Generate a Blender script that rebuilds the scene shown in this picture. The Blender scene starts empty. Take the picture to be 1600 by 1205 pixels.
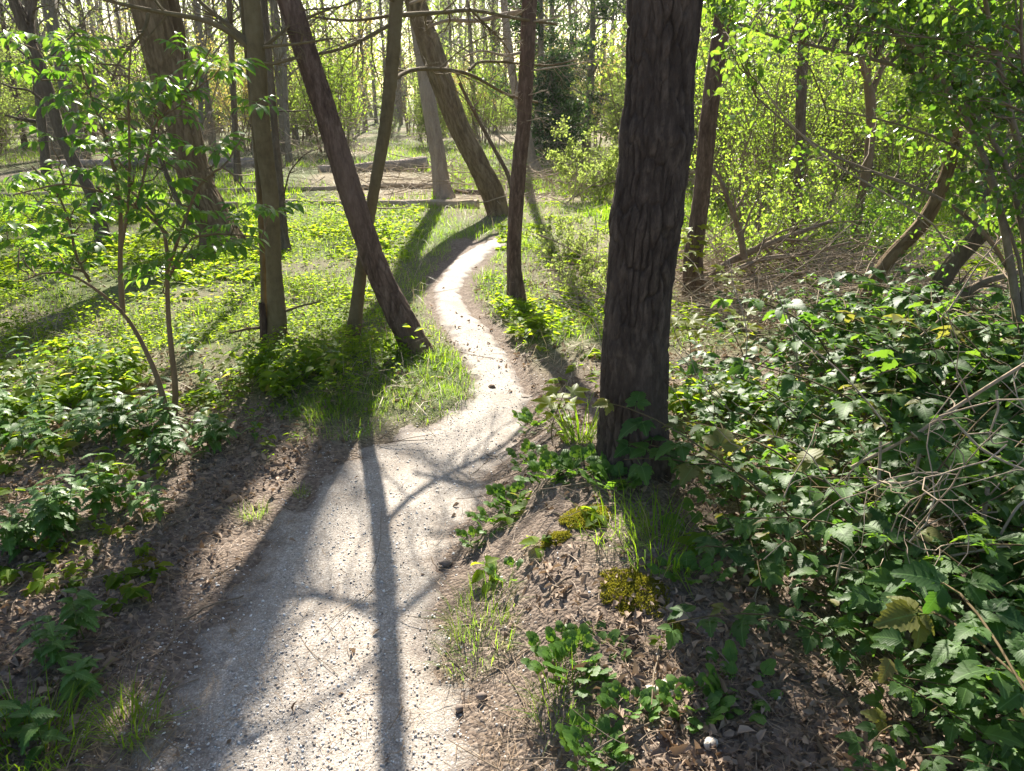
import bpy, math, random
import numpy as np
from mathutils import Vector, Matrix, Quaternion, Euler

SC = bpy.context.scene
COL = SC.collection
rng = np.random.default_rng(11)
random.seed(11)
R = math.radians

# ------------------------------------------------------------------ camera, sky, sun, exposure
CAM_Z, PITCH, FPX = 1.6, R(20.6), 1200.0
cd = bpy.data.cameras.new('camera')
cam = bpy.data.objects.new('camera', cd)
COL.objects.link(cam)
cam.location = (0, 0, CAM_Z)
cam.rotation_euler = (math.pi / 2 - PITCH, 0, 0)
cd.sensor_width = 36.0
cd.lens = 36.0 * FPX / 1600.0
cd.clip_start, cd.clip_end = 0.05, 2000.0
SC.camera = cam

SUN_EL, SUN_AZ = R(34.0), R(-5.5)          # azimuth from +Y, negative = to the left of the view
wd = bpy.data.worlds.new('World')
SC.world = wd
wd.use_nodes = True
wn = wd.node_tree.nodes
wn.clear()
wo = wn.new('ShaderNodeOutputWorld')
wb = wn.new('ShaderNodeBackground')
ws = wn.new('ShaderNodeTexSky')
ws.sky_type = 'NISHITA'
ws.sun_disc = False
ws.sun_elevation = SUN_EL
ws.sun_rotation = SUN_AZ
ws.air_density, ws.dust_density, ws.ozone_density = 1.0, 1.5, 1.0
wb.inputs['Strength'].default_value = 0.06
wd.node_tree.links.new(ws.outputs[0], wb.inputs[0])
wd.node_tree.links.new(wb.outputs[0], wo.inputs[0])

sd = bpy.data.lights.new('sun', 'SUN')
sd.energy = 5.0
sd.angle = R(0.55)
sd.color = (1.0, 0.93, 0.82)
sun = bpy.data.objects.new('sun', sd)
COL.objects.link(sun)
SUNV = Vector((math.sin(SUN_AZ) * math.cos(SUN_EL), math.cos(SUN_AZ) * math.cos(SUN_EL), math.sin(SUN_EL)))
sun.rotation_euler = (-SUNV).to_track_quat('-Z', 'Y').to_euler()
sun.location = (0, 0, 30)

SC.view_settings.view_transform = 'Standard'
SC.view_settings.look = 'None'
SC.view_settings.exposure = 1.92
SC.view_settings.gamma = 1.0
SC.view_settings.use_curve_mapping = False
SC.render.engine = 'CYCLES'
SC.cycles.max_bounces = 6
SC.cycles.diffuse_bounces = 3
SC.cycles.transmission_bounces = 4
SC.cycles.transparent_max_bounces = 4
SC.cycles.sample_clamp_indirect = 6.0

# ------------------------------------------------------------------ noise
M32 = np.int64(0xFFFFFFFF)
def _hash(ix, iy, iz, seed):
    h = (ix * 374761393 + iy * 668265263 + iz * 1440662683 + np.int64(seed) * 974634777) & M32
    h = ((h ^ (h >> 13)) * 1274126177) & M32
    h = ((h ^ (h >> 15)) * 668265263) & M32
    h = h ^ (h >> 16)
    return h.astype(np.float64) / 4294967296.0

def vnoise(x, y, z=None, seed=0):
    x = np.asarray(x, float); y = np.asarray(y, float)
    z = np.zeros_like(x) if z is None else np.asarray(z, float)
    xi, yi, zi = np.floor(x), np.floor(y), np.floor(z)
    fx, fy, fz = x - xi, y - yi, z - zi
    xi, yi, zi = xi.astype(np.int64), yi.astype(np.int64), zi.astype(np.int64)
    fx, fy, fz = [f * f * (3 - 2 * f) for f in (fx, fy, fz)]
    out = 0
    for dx in (0, 1):
        for dy in (0, 1):
            for dz in (0, 1):
                w = (fx if dx else 1 - fx) * (fy if dy else 1 - fy) * (fz if dz else 1 - fz)
                out = out + w * _hash(xi + dx, yi + dy, zi + dz, seed)
    return out

def fbm(x, y, z=None, seed=0, octv=4):
    s, a, t = 0, 0.5, 0
    for o in range(octv):
        k = 2.0 ** o
        s = s + a * vnoise(x * k, y * k, None if z is None else z * k, seed + o * 17)
        t += a; a *= 0.5
    return s / t

def worley(u, v, seed=0, per=None):
    ui, vi = np.floor(u).astype(np.int64), np.floor(v).astype(np.int64)
    f1 = np.full(u.shape, 9.0); f2 = np.full(u.shape, 9.0); idv = np.zeros(u.shape)
    for dx in (-1, 0, 1):
        for dy in (-1, 0, 1):
            cx, cy = ui + dx, vi + dy
            hx = cx % per if per else cx
            a = _hash(hx, cy, 0 * cy, seed); b = _hash(hx, cy, 0 * cy + 1, seed); c = _hash(hx, cy, 0 * cy + 2, seed)
            d = np.hypot(cx + a - u, cy + b - v)
            new = d < f1
            f2 = np.where(new, f1, np.minimum(f2, d))
            idv = np.where(new, c, idv)
            f1 = np.where(new, d, f1)
    return f1, f2, idv

def sstep(a, b, x):
    t = np.clip((np.asarray(x, float) - a) / (b - a), 0, 1)
    return t * t * (3 - 2 * t)

# ------------------------------------------------------------------ photo rays -> places in the world
CP, SP = math.cos(PITCH), math.sin(PITCH)
def ray(px, py):
    cx, cy = (px - 800.0) / FPX, (602.5 - py) / FPX
    return np.array([cx, CP + cy * SP, -SP + cy * CP])
def on_plane(px, py, Y):
    d = ray(px, py)
    t = Y / d[1]
    return np.array([0, 0, CAM_Z]) + d * t
def to_px(p):
    x, y, z = p[0], p[1], p[2] - CAM_Z
    dep = y * CP - z * SP
    return 800 + FPX * x / dep, 602.5 - FPX * (y * SP + z * CP) / dep, dep
def flat(px, py, z=0.0):
    d = ray(px, py)
    t = (z - CAM_Z) / d[2]
    return np.array([0, 0, CAM_Z]) + d * t

# path edges (photo pixels, walked from the camera outwards)
P_LEFT = [(165, 1330), (225, 1205), (270, 1100), (325, 1000), (385, 900), (440, 820), (490, 760), (540, 720), (600, 686), (660, 657), (712, 636), (738, 615),
          (738, 590), (730, 565), (714, 540), (697, 510), (683, 485), (677, 460), (681, 440), (694, 421), (714, 403), (734, 390), (752, 378), (772, 369), (806, 363), (838, 359)]
P_RIGHT = [(775, 1330), (742, 1205), (712, 1100), (695, 1000), (688, 920), (697, 865), (722, 815), (748, 770), (778, 728), (802, 692), (822, 662), (833, 635),
           (827, 610), (812, 580), (799, 555), (781, 530), (759, 505), (737, 485), (722, 465), (717, 450), (724, 434), (740, 416), (758, 400), (778, 388), (806, 377), (838, 371)]
def resample(P, n):
    P = np.asarray(P, float)
    s = np.r_[0, np.cumsum(np.linalg.norm(np.diff(P, axis=0), axis=1))]
    t = np.linspace(0, s[-1], n)
    return np.stack([np.interp(t, s, P[:, k]) for k in range(P.shape[1])], 1)
def smooth(P, n=2):
    P = P.copy()
    for _ in range(n):
        P[1:-1] = (P[:-2] + 2 * P[1:-1] + P[2:]) / 4
    return P
PL = np.array([flat(*p)[:2] for p in P_LEFT]); PR = np.array([flat(*p)[:2] for p in P_RIGHT])
NPATH = 420
PL = smooth(resample(PL, NPATH), 10)
PR = smooth(resample(PR, NPATH), 10)
PC = (PL + PR) / 2
PW = np.linalg.norm(PL - PR, axis=1) / 2
_o = np.argsort(PC[:330, 1])
def pcx(y): return np.interp(y, PC[:330, 1][_o], PC[:330, 0][_o])
def phw(y): return np.interp(y, PC[:330, 1][_o], PW[:330][_o])

def path_d(x, y):
    """distance to the path's centre line in half widths, for points within reach"""
    x = np.asarray(x, float); y = np.asarray(y, float)
    shp = x.shape
    x, y = x.ravel(), y.ravel()
    out = np.full(x.shape, 9.0)
    near = np.where((x > -3) & (x < 4.5) & (y > 0.3) & (y < 14))[0]
    A = PC[::3]; W = PW[::3]
    for k in range(0, len(near), 20000):
        q = near[k:k + 20000]
        d = np.hypot(x[q, None] - A[None, :, 0], y[q, None] - A[None, :, 1]) / W[None]
        out[q] = d.min(1)
    return out.reshape(shp)

def H(x, y, detail=True):
    x = np.asarray(x, float); y = np.asarray(y, float)
    pd = path_d(x, y)
    inp = 1 - sstep(0.75, 1.25, pd)
    right = x - pcx(y) - phw(y)
    left = pcx(y) - phw(y) - x
    near = 1 - sstep(4.0, 6.5, y)
    h = 0.06 * (fbm(x * 0.35 + 7, y * 0.35, seed=3, octv=3) - 0.5) * sstep(2, 8, np.hypot(x, y))
    h = h + 0.17 * sstep(0.0, 0.42, right) * near
    h = h + 0.10 * np.exp(-(((x - 0.36) / 0.26) ** 2 + ((y - 2.75) / 0.55) ** 2))
    h = h + 0.07 * np.exp(-(((x - 0.50) / 0.30) ** 2 + ((y - 2.1) / 0.35) ** 2))
    h = h + 0.05 * sstep(0.05, 0.7, left) * near
    h = h + 0.35 * sstep(14, 40, y) * (fbm(x * 0.08, y * 0.08, seed=9, octv=2) - 0.35)
    h = h - 0.03 * inp
    if detail:
        far = np.exp(-np.hypot(x, y) / 9)
        b = (fbm(x * 5, y * 5, seed=21, octv=4) - 0.5) * 0.05 + (fbm(x * 22, y * 22, seed=31, octv=2) - 0.5) * 0.014
        h = h + b * far * (1 - 0.85 * inp)
    return h
def ground(px, py):
    z = 0.0
    for _ in range(10):
        p = flat(px, py, z)
        z = 0.5 * z + 0.5 * float(H(p[0:1], p[1:2], False)[0])
    p = flat(px, py, z)
    p[2] = float(H(p[0:1], p[1:2], False)[0])
    return p
def hz(x, y): return float(H(np.array([x]), np.array([y]), False)[0])

# ------------------------------------------------------------------ mesh and object helpers
def make_mesh(name, V, faces, mat, smooth_=True, attrs=None, mat_idx=None, mats=None):
    me = bpy.data.meshes.new(name)
    V = np.ascontiguousarray(V, dtype=np.float32)
    faces = [np.ascontiguousarray(f, dtype=np.int32) for f in faces if len(f)]
    loops = np.concatenate([f.ravel() for f in faces])
    sizes = np.concatenate([np.full(len(f), f.shape[1], np.int32) for f in faces])
    starts = np.r_[0, np.cumsum(sizes)[:-1]].astype(np.int32)
    me.vertices.add(len(V)); me.vertices.foreach_set('co', V.ravel())
    me.loops.add(len(loops)); me.loops.foreach_set('vertex_index', loops)
    me.polygons.add(len(sizes)); me.polygons.foreach_set('loop_start', starts)
    try: me.polygons.foreach_set('loop_total', sizes)
    except Exception: pass
    if smooth_:
        me.polygons.foreach_set('use_smooth', np.ones(len(sizes), bool))
    for m in (mats or [mat]):
        me.materials.append(m)
    if mat_idx is not None:
        me.polygons.foreach_set('material_index', np.asarray(mat_idx, np.int32))
    for k, a in (attrs or {}).items():
        a = np.asarray(a, np.float32)
        if a.ndim == 1:
            me.attributes.new(k, 'FLOAT', 'POINT').data.foreach_set('value', a)
        else:
            me.attributes.new(k, 'FLOAT_VECTOR', 'POINT').data.foreach_set('vector', a.ravel())
    me.update(calc_edges=True)
    return me

def link(name, data, parent=None, loc=None):
    o = bpy.data.objects.new(name, data)
    COL.objects.link(o)
    if parent is not None: o.parent = parent
    if loc is not None: o.location = loc
    return o
def thing(name, label, cat, loc, group=None, rz=0.0, data=None):
    o = link(name, data, None, loc)
    o.rotation_euler = (0, 0, rz)
    o['label'] = label; o['category'] = cat
    if group: o['group'] = group
    return o
def kind(o, k, label=None):
    o['kind'] = k
    if label: o['label'] = label
    return o
def copy_thing(src, loc, rz, scale=1.0, label=None, group=None, tilt=(0, 0)):
    r = src.copy(); COL.objects.link(r)
    r.location = loc; r.rotation_euler = (tilt[0], tilt[1], rz); r.scale = (scale,) * 3
    if label: r['label'] = label
    if group: r['group'] = group
    for ch in src.children:
        c = ch.copy(); COL.objects.link(c); c.parent = r
        for g in ch.children:
            d = g.copy(); COL.objects.link(d); d.parent = c
    return r

def unit(a):
    return a / np.maximum(np.linalg.norm(a, axis=-1, keepdims=True), 1e-9)
def tubes(P, Rr, n=5, cap=False):
    """P (N,k,3), Rr (N,k) -> verts, quads"""
    P = np.asarray(P, float); Rr = np.asarray(Rr, float)
    N, k, _ = P.shape
    T = unit(np.gradient(P, axis=1))
    avg = unit(T.mean(1))
    ax = np.argmin(np.abs(avg), axis=1)
    ref = np.eye(3)[ax][:, None, :]
    b1 = unit(np.cross(T, np.broadcast_to(ref, T.shape)))
    b2 = np.cross(T, b1)
    th = np.linspace(0, 2 * np.pi, n, endpoint=False)
    ring = b1[:, :, None, :] * np.cos(th)[None, None, :, None] + b2[:, :, None, :] * np.sin(th)[None, None, :, None]
    V = P[:, :, None, :] + ring * Rr[:, :, None, None]
    idx = np.arange(N * k * n).reshape(N, k, n)
    a = idx[:, :-1, :]; b = idx[:, 1:, :]
    q = np.stack([a, np.roll(a, -1, 2), np.roll(b, -1, 2), b], -1).reshape(-1, 4)
    return V.reshape(-1, 3), q
def poly(pts, k=9):
    return smooth(resample(np.asarray(pts, float), k), 1)

def rand_dir(n, g=rng):
    return unit(g.normal(size=(n, 3)))
def spawn(P, Rr, m, t0, t1, ang, lr, rr, k, up=0.0, wig=0.12, g=rng, minlen=0.0, flat_=1.0):
    """m children on every parent polyline"""
    N, kk, _ = P.shape
    t = g.uniform(t0, t1, (N, m)) * (kk - 1)
    i = np.clip(np.floor(t).astype(int), 0, kk - 2); f = (t - i)[..., None]
    ar = np.arange(N)[:, None]
    p = P[ar, i] * (1 - f) + P[ar, i + 1] * f
    tan = unit(P[ar, i + 1] - P[ar, i])
    r0 = (Rr[ar, i] * (1 - f[..., 0]) + Rr[ar, i + 1] * f[..., 0])
    side = unit(np.cross(tan, rand_dir(N * m, g).reshape(N, m, 3)))
    a = np.radians(ang) * g.uniform(0.7, 1.3, (N, m))[..., None]
    d = unit(tan * np.cos(a) + side * np.sin(a) + np.array([0, 0, up]))
    plen = np.linalg.norm(np.diff(P, axis=1), axis=2).sum(1)[:, None]
    L = np.maximum(plen * lr * g.uniform(0.55, 1.2, (N, m)) * (1.15 - 0.6 * t / (kk - 1)), minlen)
    p, d, L, r0 = p.reshape(-1, 3), d.reshape(-1, 3), L.reshape(-1), r0.reshape(-1)
    out = np.zeros((len(p), k, 3)); out[:, 0] = p
    cur = d
    for j in range(1, k):
        cur = unit(cur + rand_dir(len(p), g) * wig * 2 + np.array([0, 0, up * 0.3]))
        out[:, j] = out[:, j - 1] + cur * (L / (k - 1))[:, None]
    rad = (r0 * rr)[:, None] * np.linspace(1, 0.25, k)[None]
    return out, rad

# leaf templates: verts (axis +Y, face +Z), list of faces
def T_diamond(w=0.5, fold=0.12):
    V = np.array([(0, 0, 0), (w / 2, .5, fold), (0, 1, -.05), (-w / 2, .5, fold)])
    return V, [np.array([(0, 1, 2), (0, 2, 3)])]
def T_oval(w=0.55, fold=0.1, droop=0.2):
    V = np.array([(0, 0, 0), (-w * .5, .35, fold), (0, .35, 0), (w * .5, .35, fold), (-w * .36, .72, fold * .8), (0, .7, 0), (w * .36, .72, fold * .8), (0, 1, 0)])
    V[:, 2] -= droop * V[:, 1] ** 2
    return V, [np.array([(0, 2, 1), (0, 3, 2), (5, 7, 4), (5, 6, 7)]), np.array([(2, 5, 4, 1), (2, 3, 6, 5)])]
def T_serrate(w=0.62, n=6, fold=0.14, droop=0.3, tooth=0.16, point=1.0, seed=0):
    """toothed leaflet; outline in n teeth a side, ribbed to the midrib"""
    g = np.random.default_rng(seed)
    V = [(0, 0, 0)]; t = np.linspace(0, 1, 2 * n + 1)
    prof = lambda s: np.sin(np.pi * s ** 0.72) ** 0.75 * (1 - 0.25 * s * point)
    mids = []
    for s in t[1:-1]:
        V.append((0, s, 0)); mids.append(len(V) - 1)
    sides = {}
    for sg in (-1, 1):
        ids = []
        for j, s in enumerate(t[1:-1]):
            tip = j % 2 == 0
            ww = w * .5 * prof(s) * (1.0 if tip else 1 - tooth * 1.5) * g.uniform(.94, 1.06)
            V.append((sg * ww, s + (0.05 if tip else -0.02), fold * ww * 2 + (0.015 if j % 2 else -0.02)))
            ids.append(len(V) - 1)
        sides[sg] = ids
    V.append((0, 1.03, 0)); tip = len(V) - 1
    V = np.array(V); V[:, 2] -= droop * V[:, 1] ** 2
    tri, quad = [], []
    for sg in (-1, 1):
        ids = sides[sg]
        for j in range(-1, len(ids)):
            m0 = 0 if j < 0 else mids[j]; m1 = tip if j + 1 >= len(ids) else mids[j + 1]
            e0 = None if j < 0 else ids[j]; e1 = None if j + 1 >= len(ids) else ids[j + 1]
            f = [x for x in (m0, e0, e1, m1) if x is not None]
            if sg > 0: pass
            else: f = f[::-1]
            (quad if len(f) == 4 else tri).append(f)
    return V, [np.array(tri), np.array(quad)]
def T_palmate(lobes=5, depth=0.45, spread=115, seed=0, droop=0.35, teeth=True):
    g = np.random.default_rng(seed)
    V = [(0, 0.12, 0.0), (0, 0, 0)]
    ang = np.linspace(-spread, spread, lobes)
    seq = []
    for j, a in enumerate(ang):
        L = (1.0 - 0.38 * (abs(a) / spread) ** 1.5) * .9
        for da, l in ((-13, .72), (-5, .84) if teeth else (-7, .8), (0, 1.0), (5, .86) if teeth else (7, .8), (13, .74)):
            seq.append((a + da, L * l))
        if j < lobes - 1: seq.append(((a + ang[j + 1]) / 2, L * (1 - depth)))
    for a, l in seq:
        x, y = l * math.sin(R(a)), 0.12 + l * math.cos(R(a))
        V.append((x, y, 0.09 * abs(math.sin(R(a) * lobes / 2)) + g.uniform(-.02, .02)))
    V = np.array(V); V[:, 2] -= droop * (V[:, 0] ** 2 + (V[:, 1] - .1) ** 2) * .6
    n = len(seq)
    tri = [(0, i + 1, i) for i in range(2, 2 + n - 1)] + [(0, 2, 1), (0, 1, 1 + n)]
    return V, [np.array(tri)]
def T_join(items):
    """items: (template, 4x4-ish (R3x3, offset, scale))"""
    Vs, F3, F4, o, loc = [], [], [], 0, []
    for (V, F), M, off, s in items:
        Vs.append((V * s) @ np.asarray(M).T + np.asarray(off)); loc.append(V)
        for f in F:
            if len(f): (F3 if f.shape[1] == 3 else F4).append(f + o)
        o += len(V)
    F = []
    if F3: F.append(np.concatenate(F3))
    if F4: F.append(np.concatenate(F4))
    return np.concatenate(Vs), F, np.concatenate(loc)
def rotz(a): c, s = math.cos(a), math.sin(a); return np.array([[c, -s, 0], [s, c, 0], [0, 0, 1]])
def rotx(a): c, s = math.cos(a), math.sin(a); return np.array([[1, 0, 0], [0, c, -s], [0, s, c]])
def roty(a): c, s = math.cos(a), math.sin(a); return np.array([[c, 0, s], [0, 1, 0], [-s, 0, c]])

def frames(fwd, nrm):
    f = unit(fwd); x = unit(np.cross(f, nrm)); z = np.cross(x, f)
    return np.stack([x, f, z], -1)          # columns
def leaf_cloud(tmpl, pos, fwd, nrm, size, g=rng):
    V, F = tmpl[0], tmpl[1]
    loc = tmpl[2] if len(tmpl) > 2 else V
    N, k = len(pos), len(V)
    M = frames(fwd, nrm)
    W = np.einsum('nij,kj->nki', M, V) * np.asarray(size).reshape(-1, 1, 1) + pos[:, None, :]
    out = [(f[None] + (np.arange(N) * k)[:, None, None]).reshape(-1, f.shape[1]) for f in F if len(f)]
    rnd = np.repeat(g.random(N), k)
    return W.reshape(-1, 3), out, {'rnd': rnd, 'luv': np.tile(loc, (N, 1))}
def merge(parts):
    """[(V, [faces], attrs)] -> one"""
    Vs, F, o, A = [], [], 0, {}
    keys = set().union(*[set(p[2]) for p in parts])
    for V, Fs, at in parts:
        Vs.append(V); F += [f + o for f in Fs if len(f)]; o += len(V)
        for k in keys:
            d = at.get(k)
            if d is None: d = np.zeros((len(V), 3)) if k == 'luv' else np.zeros(len(V))
            A.setdefault(k, []).append(d)
    return np.concatenate(Vs), F, {k: np.concatenate(v) for k, v in A.items()}

# ------------------------------------------------------------------ materials
def new_mat(name):
    m = bpy.data.materials.new(name); m.use_nodes = True
    nt = m.node_tree; nt.nodes.clear()
    return m, nt
def N_(nt, t, **kw):
    n = nt.nodes.new(t)
    for k, v in kw.items():
        if k in n.inputs: n.inputs[k].default_value = v
        else: setattr(n, k, v)
    return n
def ramp(nt, fac, stops, interp='LINEAR'):
    r = nt.nodes.new('ShaderNodeValToRGB'); r.color_ramp.interpolation = interp
    e = r.color_ramp.elements
    while len(e) < len(stops): e.new(0.5)
    for i, (p, c) in enumerate(stops):
        e[i].position = p; e[i].color = (*c, 1)
    nt.links.new(fac, r.inputs[0])
    return r.outputs[0]
def mixc(nt, fac, a, b, mode='MIX'):
    n = nt.nodes.new('ShaderNodeMix'); n.data_type = 'RGBA'; n.blend_type = mode
    for sock, v in ((n.inputs[0], fac), (n.inputs[6], a), (n.inputs[7], b)):
        if hasattr(v, 'links') or isinstance(v, bpy.types.NodeSocket): nt.links.new(v, sock)
        elif isinstance(v, (int, float)): sock.default_value = v
        else: sock.default_value = (*v, 1)
    return n.outputs[2]
def maths(nt, op, a, b=0.0, clamp=False):
    n = nt.nodes.new('ShaderNodeMath'); n.operation = op; n.use_clamp = clamp
    for s, v in ((n.inputs[0], a), (n.inputs[1], b)):
        if isinstance(v, bpy.types.NodeSocket): nt.links.new(v, s)
        else: s.default_value = v
    return n.outputs[0]
def texco(nt, out='Object', scale=(1, 1, 1)):
    t = nt.nodes.new('ShaderNodeTexCoord'); mp = nt.nodes.new('ShaderNodeMapping')
    mp.inputs['Scale'].default_value = scale
    nt.links.new(t.outputs[out], mp.inputs[0])
    return mp.outputs[0]
def noise(nt, vec, scale, detail=5, rough=0.6, dist=0.0):
    n = N_(nt, 'ShaderNodeTexNoise', Scale=scale, Detail=detail, Roughness=rough, Distortion=dist)
    nt.links.new(vec, n.inputs['Vector'])
    return n.outputs['Fac']
def voro(nt, vec, scale, feature='F1', out='Distance', rnd=1.0):
    n = N_(nt, 'ShaderNodeTexVoronoi', Scale=scale, Randomness=rnd); n.feature = feature
    nt.links.new(vec, n.inputs['Vector'])
    return n.outputs[out]
def bump(nt, h, strength, dist):
    b = N_(nt, 'ShaderNodeBump', Strength=strength, Distance=dist)
    nt.links.new(h, b.inputs['Height'])
    return b.outputs[0]
def finish(m, nt, col, rough=0.9, spec=0.3, nrm=None, **kw):
    b = N_(nt, 'ShaderNodeBsdfPrincipled')
    if isinstance(col, bpy.types.NodeSocket): nt.links.new(col, b.inputs['Base Color'])
    else: b.inputs['Base Color'].default_value = (*col, 1)
    if isinstance(rough, bpy.types.NodeSocket): nt.links.new(rough, b.inputs['Roughness'])
    else: b.inputs['Roughness'].default_value = rough
    b.inputs['Specular IOR Level'].default_value = spec
    if nrm is not None: nt.links.new(nrm, b.inputs['Normal'])
    o = nt.nodes.new('ShaderNodeOutputMaterial')
    nt.links.new(b.outputs[0], o.inputs[0])
    return b
def attr(nt, name, out='Fac'):
    a = nt.nodes.new('ShaderNodeAttribute'); a.attribute_name = name
    return a.outputs[out]

def leaf_mat(name, c0, c1, t0, t1, trans=0.5, rough=0.45, spec=0.4, veins=0.0, per_object=False, odd=None):
    """leaf: reflecting side c0..c1, light coming through t0..t1, varied leaf by leaf"""
    m, nt = new_mat(name)
    r = attr(nt, 'rnd')
    if per_object:
        oi = nt.nodes.new('ShaderNodeObjectInfo')
        r = oi.outputs['Random']
    geo = nt.nodes.new('ShaderNodeNewGeometry')
    pn = noise(nt, geo.outputs['Position'], 1.3, 2)
    f = maths(nt, 'ADD', maths(nt, 'MULTIPLY', r, 0.65), maths(nt, 'MULTIPLY', pn, 0.45), True)
    col = ramp(nt, f, [(0.12, c0), (0.9, c1)]); tc = ramp(nt, f, [(0.12, t0), (0.9, t1)])
    if odd:
        oddf = maths(nt, 'MULTIPLY', maths(nt, 'GREATER_THAN', r, 1 - odd[0]), .8)
        col = mixc(nt, oddf, col, odd[1]); tc = mixc(nt, oddf, tc, odd[2])
    nrm = None
    if veins > 0:
        lv = attr(nt, 'luv', 'Vector')
        sep = nt.nodes.new('ShaderNodeSeparateXYZ'); nt.links.new(lv, sep.inputs[0])
        ax = maths(nt, 'ABSOLUTE', sep.outputs[0])
        ph = maths(nt, 'SUBTRACT', sep.outputs[1], maths(nt, 'MULTIPLY', ax, 0.9))
        w = maths(nt, 'SINE', maths(nt, 'MULTIPLY', ph, 30.0))
        v = maths(nt, 'POWER', maths(nt, 'ABSOLUTE', w), 6.0)
        mid = maths(nt, 'LESS_THAN', ax, 0.018)
        vv = maths(nt, 'MAXIMUM', maths(nt, 'MULTIPLY', maths(nt, 'SUBTRACT', 1.0, v), 0.0), mid)
        col = mixc(nt, maths(nt, 'MULTIPLY', mid, 0.5), col, tuple(min(1, c * 2.2 + .03) for c in c1))
        nrm = bump(nt, maths(nt, 'ADD', maths(nt, 'MULTIPLY', maths(nt, 'ABSOLUTE', w), 1.0), maths(nt, 'MULTIPLY', mid, -1.5)), veins, 0.004)
    b = N_(nt, 'ShaderNodeBsdfPrincipled', Roughness=rough)
    b.inputs['Specular IOR Level'].default_value = spec
    nt.links.new(col, b.inputs['Base Color'])
    tr = nt.nodes.new('ShaderNodeBsdfTranslucent'); nt.links.new(tc, tr.inputs[0])
    if nrm is not None:
        nt.links.new(nrm, b.inputs['Normal']); nt.links.new(nrm, tr.inputs['Normal'])
    mx = nt.nodes.new('ShaderNodeMixShader'); mx.inputs[0].default_value = trans
    nt.links.new(b.outputs[0], mx.inputs[1]); nt.links.new(tr.outputs[0], mx.inputs[2])
    o = nt.nodes.new('ShaderNodeOutputMaterial'); nt.links.new(mx.outputs[0], o.inputs[0])
    return m

def bark_mat(name, c0, c1, c2, scale=(14, 14, 3), depth=0.012, moss=0.0, use_crack=False, fine=60):
    m, nt = new_mat(name)
    v = texco(nt, 'Object', scale)
    v1 = texco(nt, 'Object', (1, 1, 0.35))
    n1 = noise(nt, v, 1.0, 6, 0.65, 0.4)
    n2 = noise(nt, v1, fine, 5, 0.7)
    vor = voro(nt, v, 1.3, 'DISTANCE_TO_EDGE')
    n0 = noise(nt, texco(nt, 'Object', (1.3, 1.3, 0.6)), 2.0, 3)
    f = maths(nt, 'ADD', maths(nt, 'MULTIPLY', n1, 0.6), maths(nt, 'MULTIPLY', n2, 0.4))
    col = ramp(nt, f, [(0.3, c0), (0.5, c1), (0.72, c2)])
    col = mixc(nt, maths(nt, 'MULTIPLY', maths(nt, 'SUBTRACT', n0, 0.45, True), 2.2, True), col, tuple(0.5 * (a + b) * 1.15 for a, b in zip(c1, c2)))
    if use_crack:
        cr = attr(nt, 'crack')
        col = mixc(nt, maths(nt, 'MULTIPLY', maths(nt, 'SUBTRACT', 1.0, cr, True), 0.5), col, (c0[0] * 1.0, c0[1] * 0.95, c0[2] * 0.9))
    if moss > 0:
        mf = maths(nt, 'MULTIPLY', maths(nt, 'SUBTRACT', noise(nt, v1, 4.0, 4), 0.5, True), moss * 6, True)
        col = mixc(nt, mf, col, (0.075, 0.085, 0.022))
    h = maths(nt, 'ADD', maths(nt, 'MULTIPLY', n1, 0.7), maths(nt, 'MULTIPLY', n2, 0.45))
    if not use_crack:
        h = maths(nt, 'ADD', h, maths(nt, 'MULTIPLY', maths(nt, 'MINIMUM', vor, 0.22), 2.5))
    finish(m, nt, col, 0.92, 0.15, bump(nt, h, 0.9, depth))
    return m

M = {}
M['pine_bark'] = bark_mat('pine_bark', (.020, .015, .012), (.062, .046, .036), (.17, .130, .100), (26, 26, 7), 0.016, use_crack=True)
M['pine_red_bark'] = bark_mat('pine_red_bark', (.035, .022, .017), (.125, .080, .058), (.27, .19, .145), (26, 26, 6), 0.010, use_crack=True)
M['smooth_bark'] = bark_mat('smooth_bark', (.085, .062, .032), (.155, .116, .060), (.22, .175, .10), (6, 6, 9), 0.002, moss=0.10, fine=40)
M['willow_bark'] = bark_mat('willow_bark', (.07, .046, .026), (.19, .132, .076), (.33, .245, .155), (15, 15, 2.2), 0.03, moss=0.12, use_crack=True)
M['pale_bark'] = bark_mat('pale_bark', (.17, .13, .10), (.30, .24, .19), (.40, .33, .27), (15, 15, 3), 0.02)
M['grey_bark'] = bark_mat('grey_bark', (.05, .037, .026), (.125, .094, .066), (.22, .172, .125), (14, 14, 3), 0.02, moss=0.1)
M['far_bark'] = bark_mat('far_bark', (.10, .085, .068), (.19, .165, .13), (.28, .245, .20), (8, 8, 2), 0.03, moss=0.15)
M['twig'] = bark_mat('twig', (.09, .066, .045), (.19, .145, .10), (.32, .255, .185), (9, 9, 9), 0.002)
M['dead_wood'] = bark_mat('dead_wood', (.17, .125, .085), (.30, .235, .165), (.46, .38, .28), (8, 8, 8), 0.004)
M['elder_stem'] = bark_mat('elder_stem', (.10, .07, .04), (.18, .125, .07), (.25, .18, .11), (14, 14, 5), 0.004)
M['cut_wood'] = bark_mat('cut_wood', (.26, .19, .12), (.38, .29, .19), (.48, .38, .27), (20, 20, 20), 0.003)
M['cane'] = bark_mat('cane', (.05, .045, .02), (.10, .075, .035), (.14, .10, .06), (20, 20, 20), 0.001)
M['green_stem'] = bark_mat('green_stem', (.08, .12, .025), (.11, .15, .035), (.14, .17, .05), (20, 20, 20), 0.001)

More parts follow.
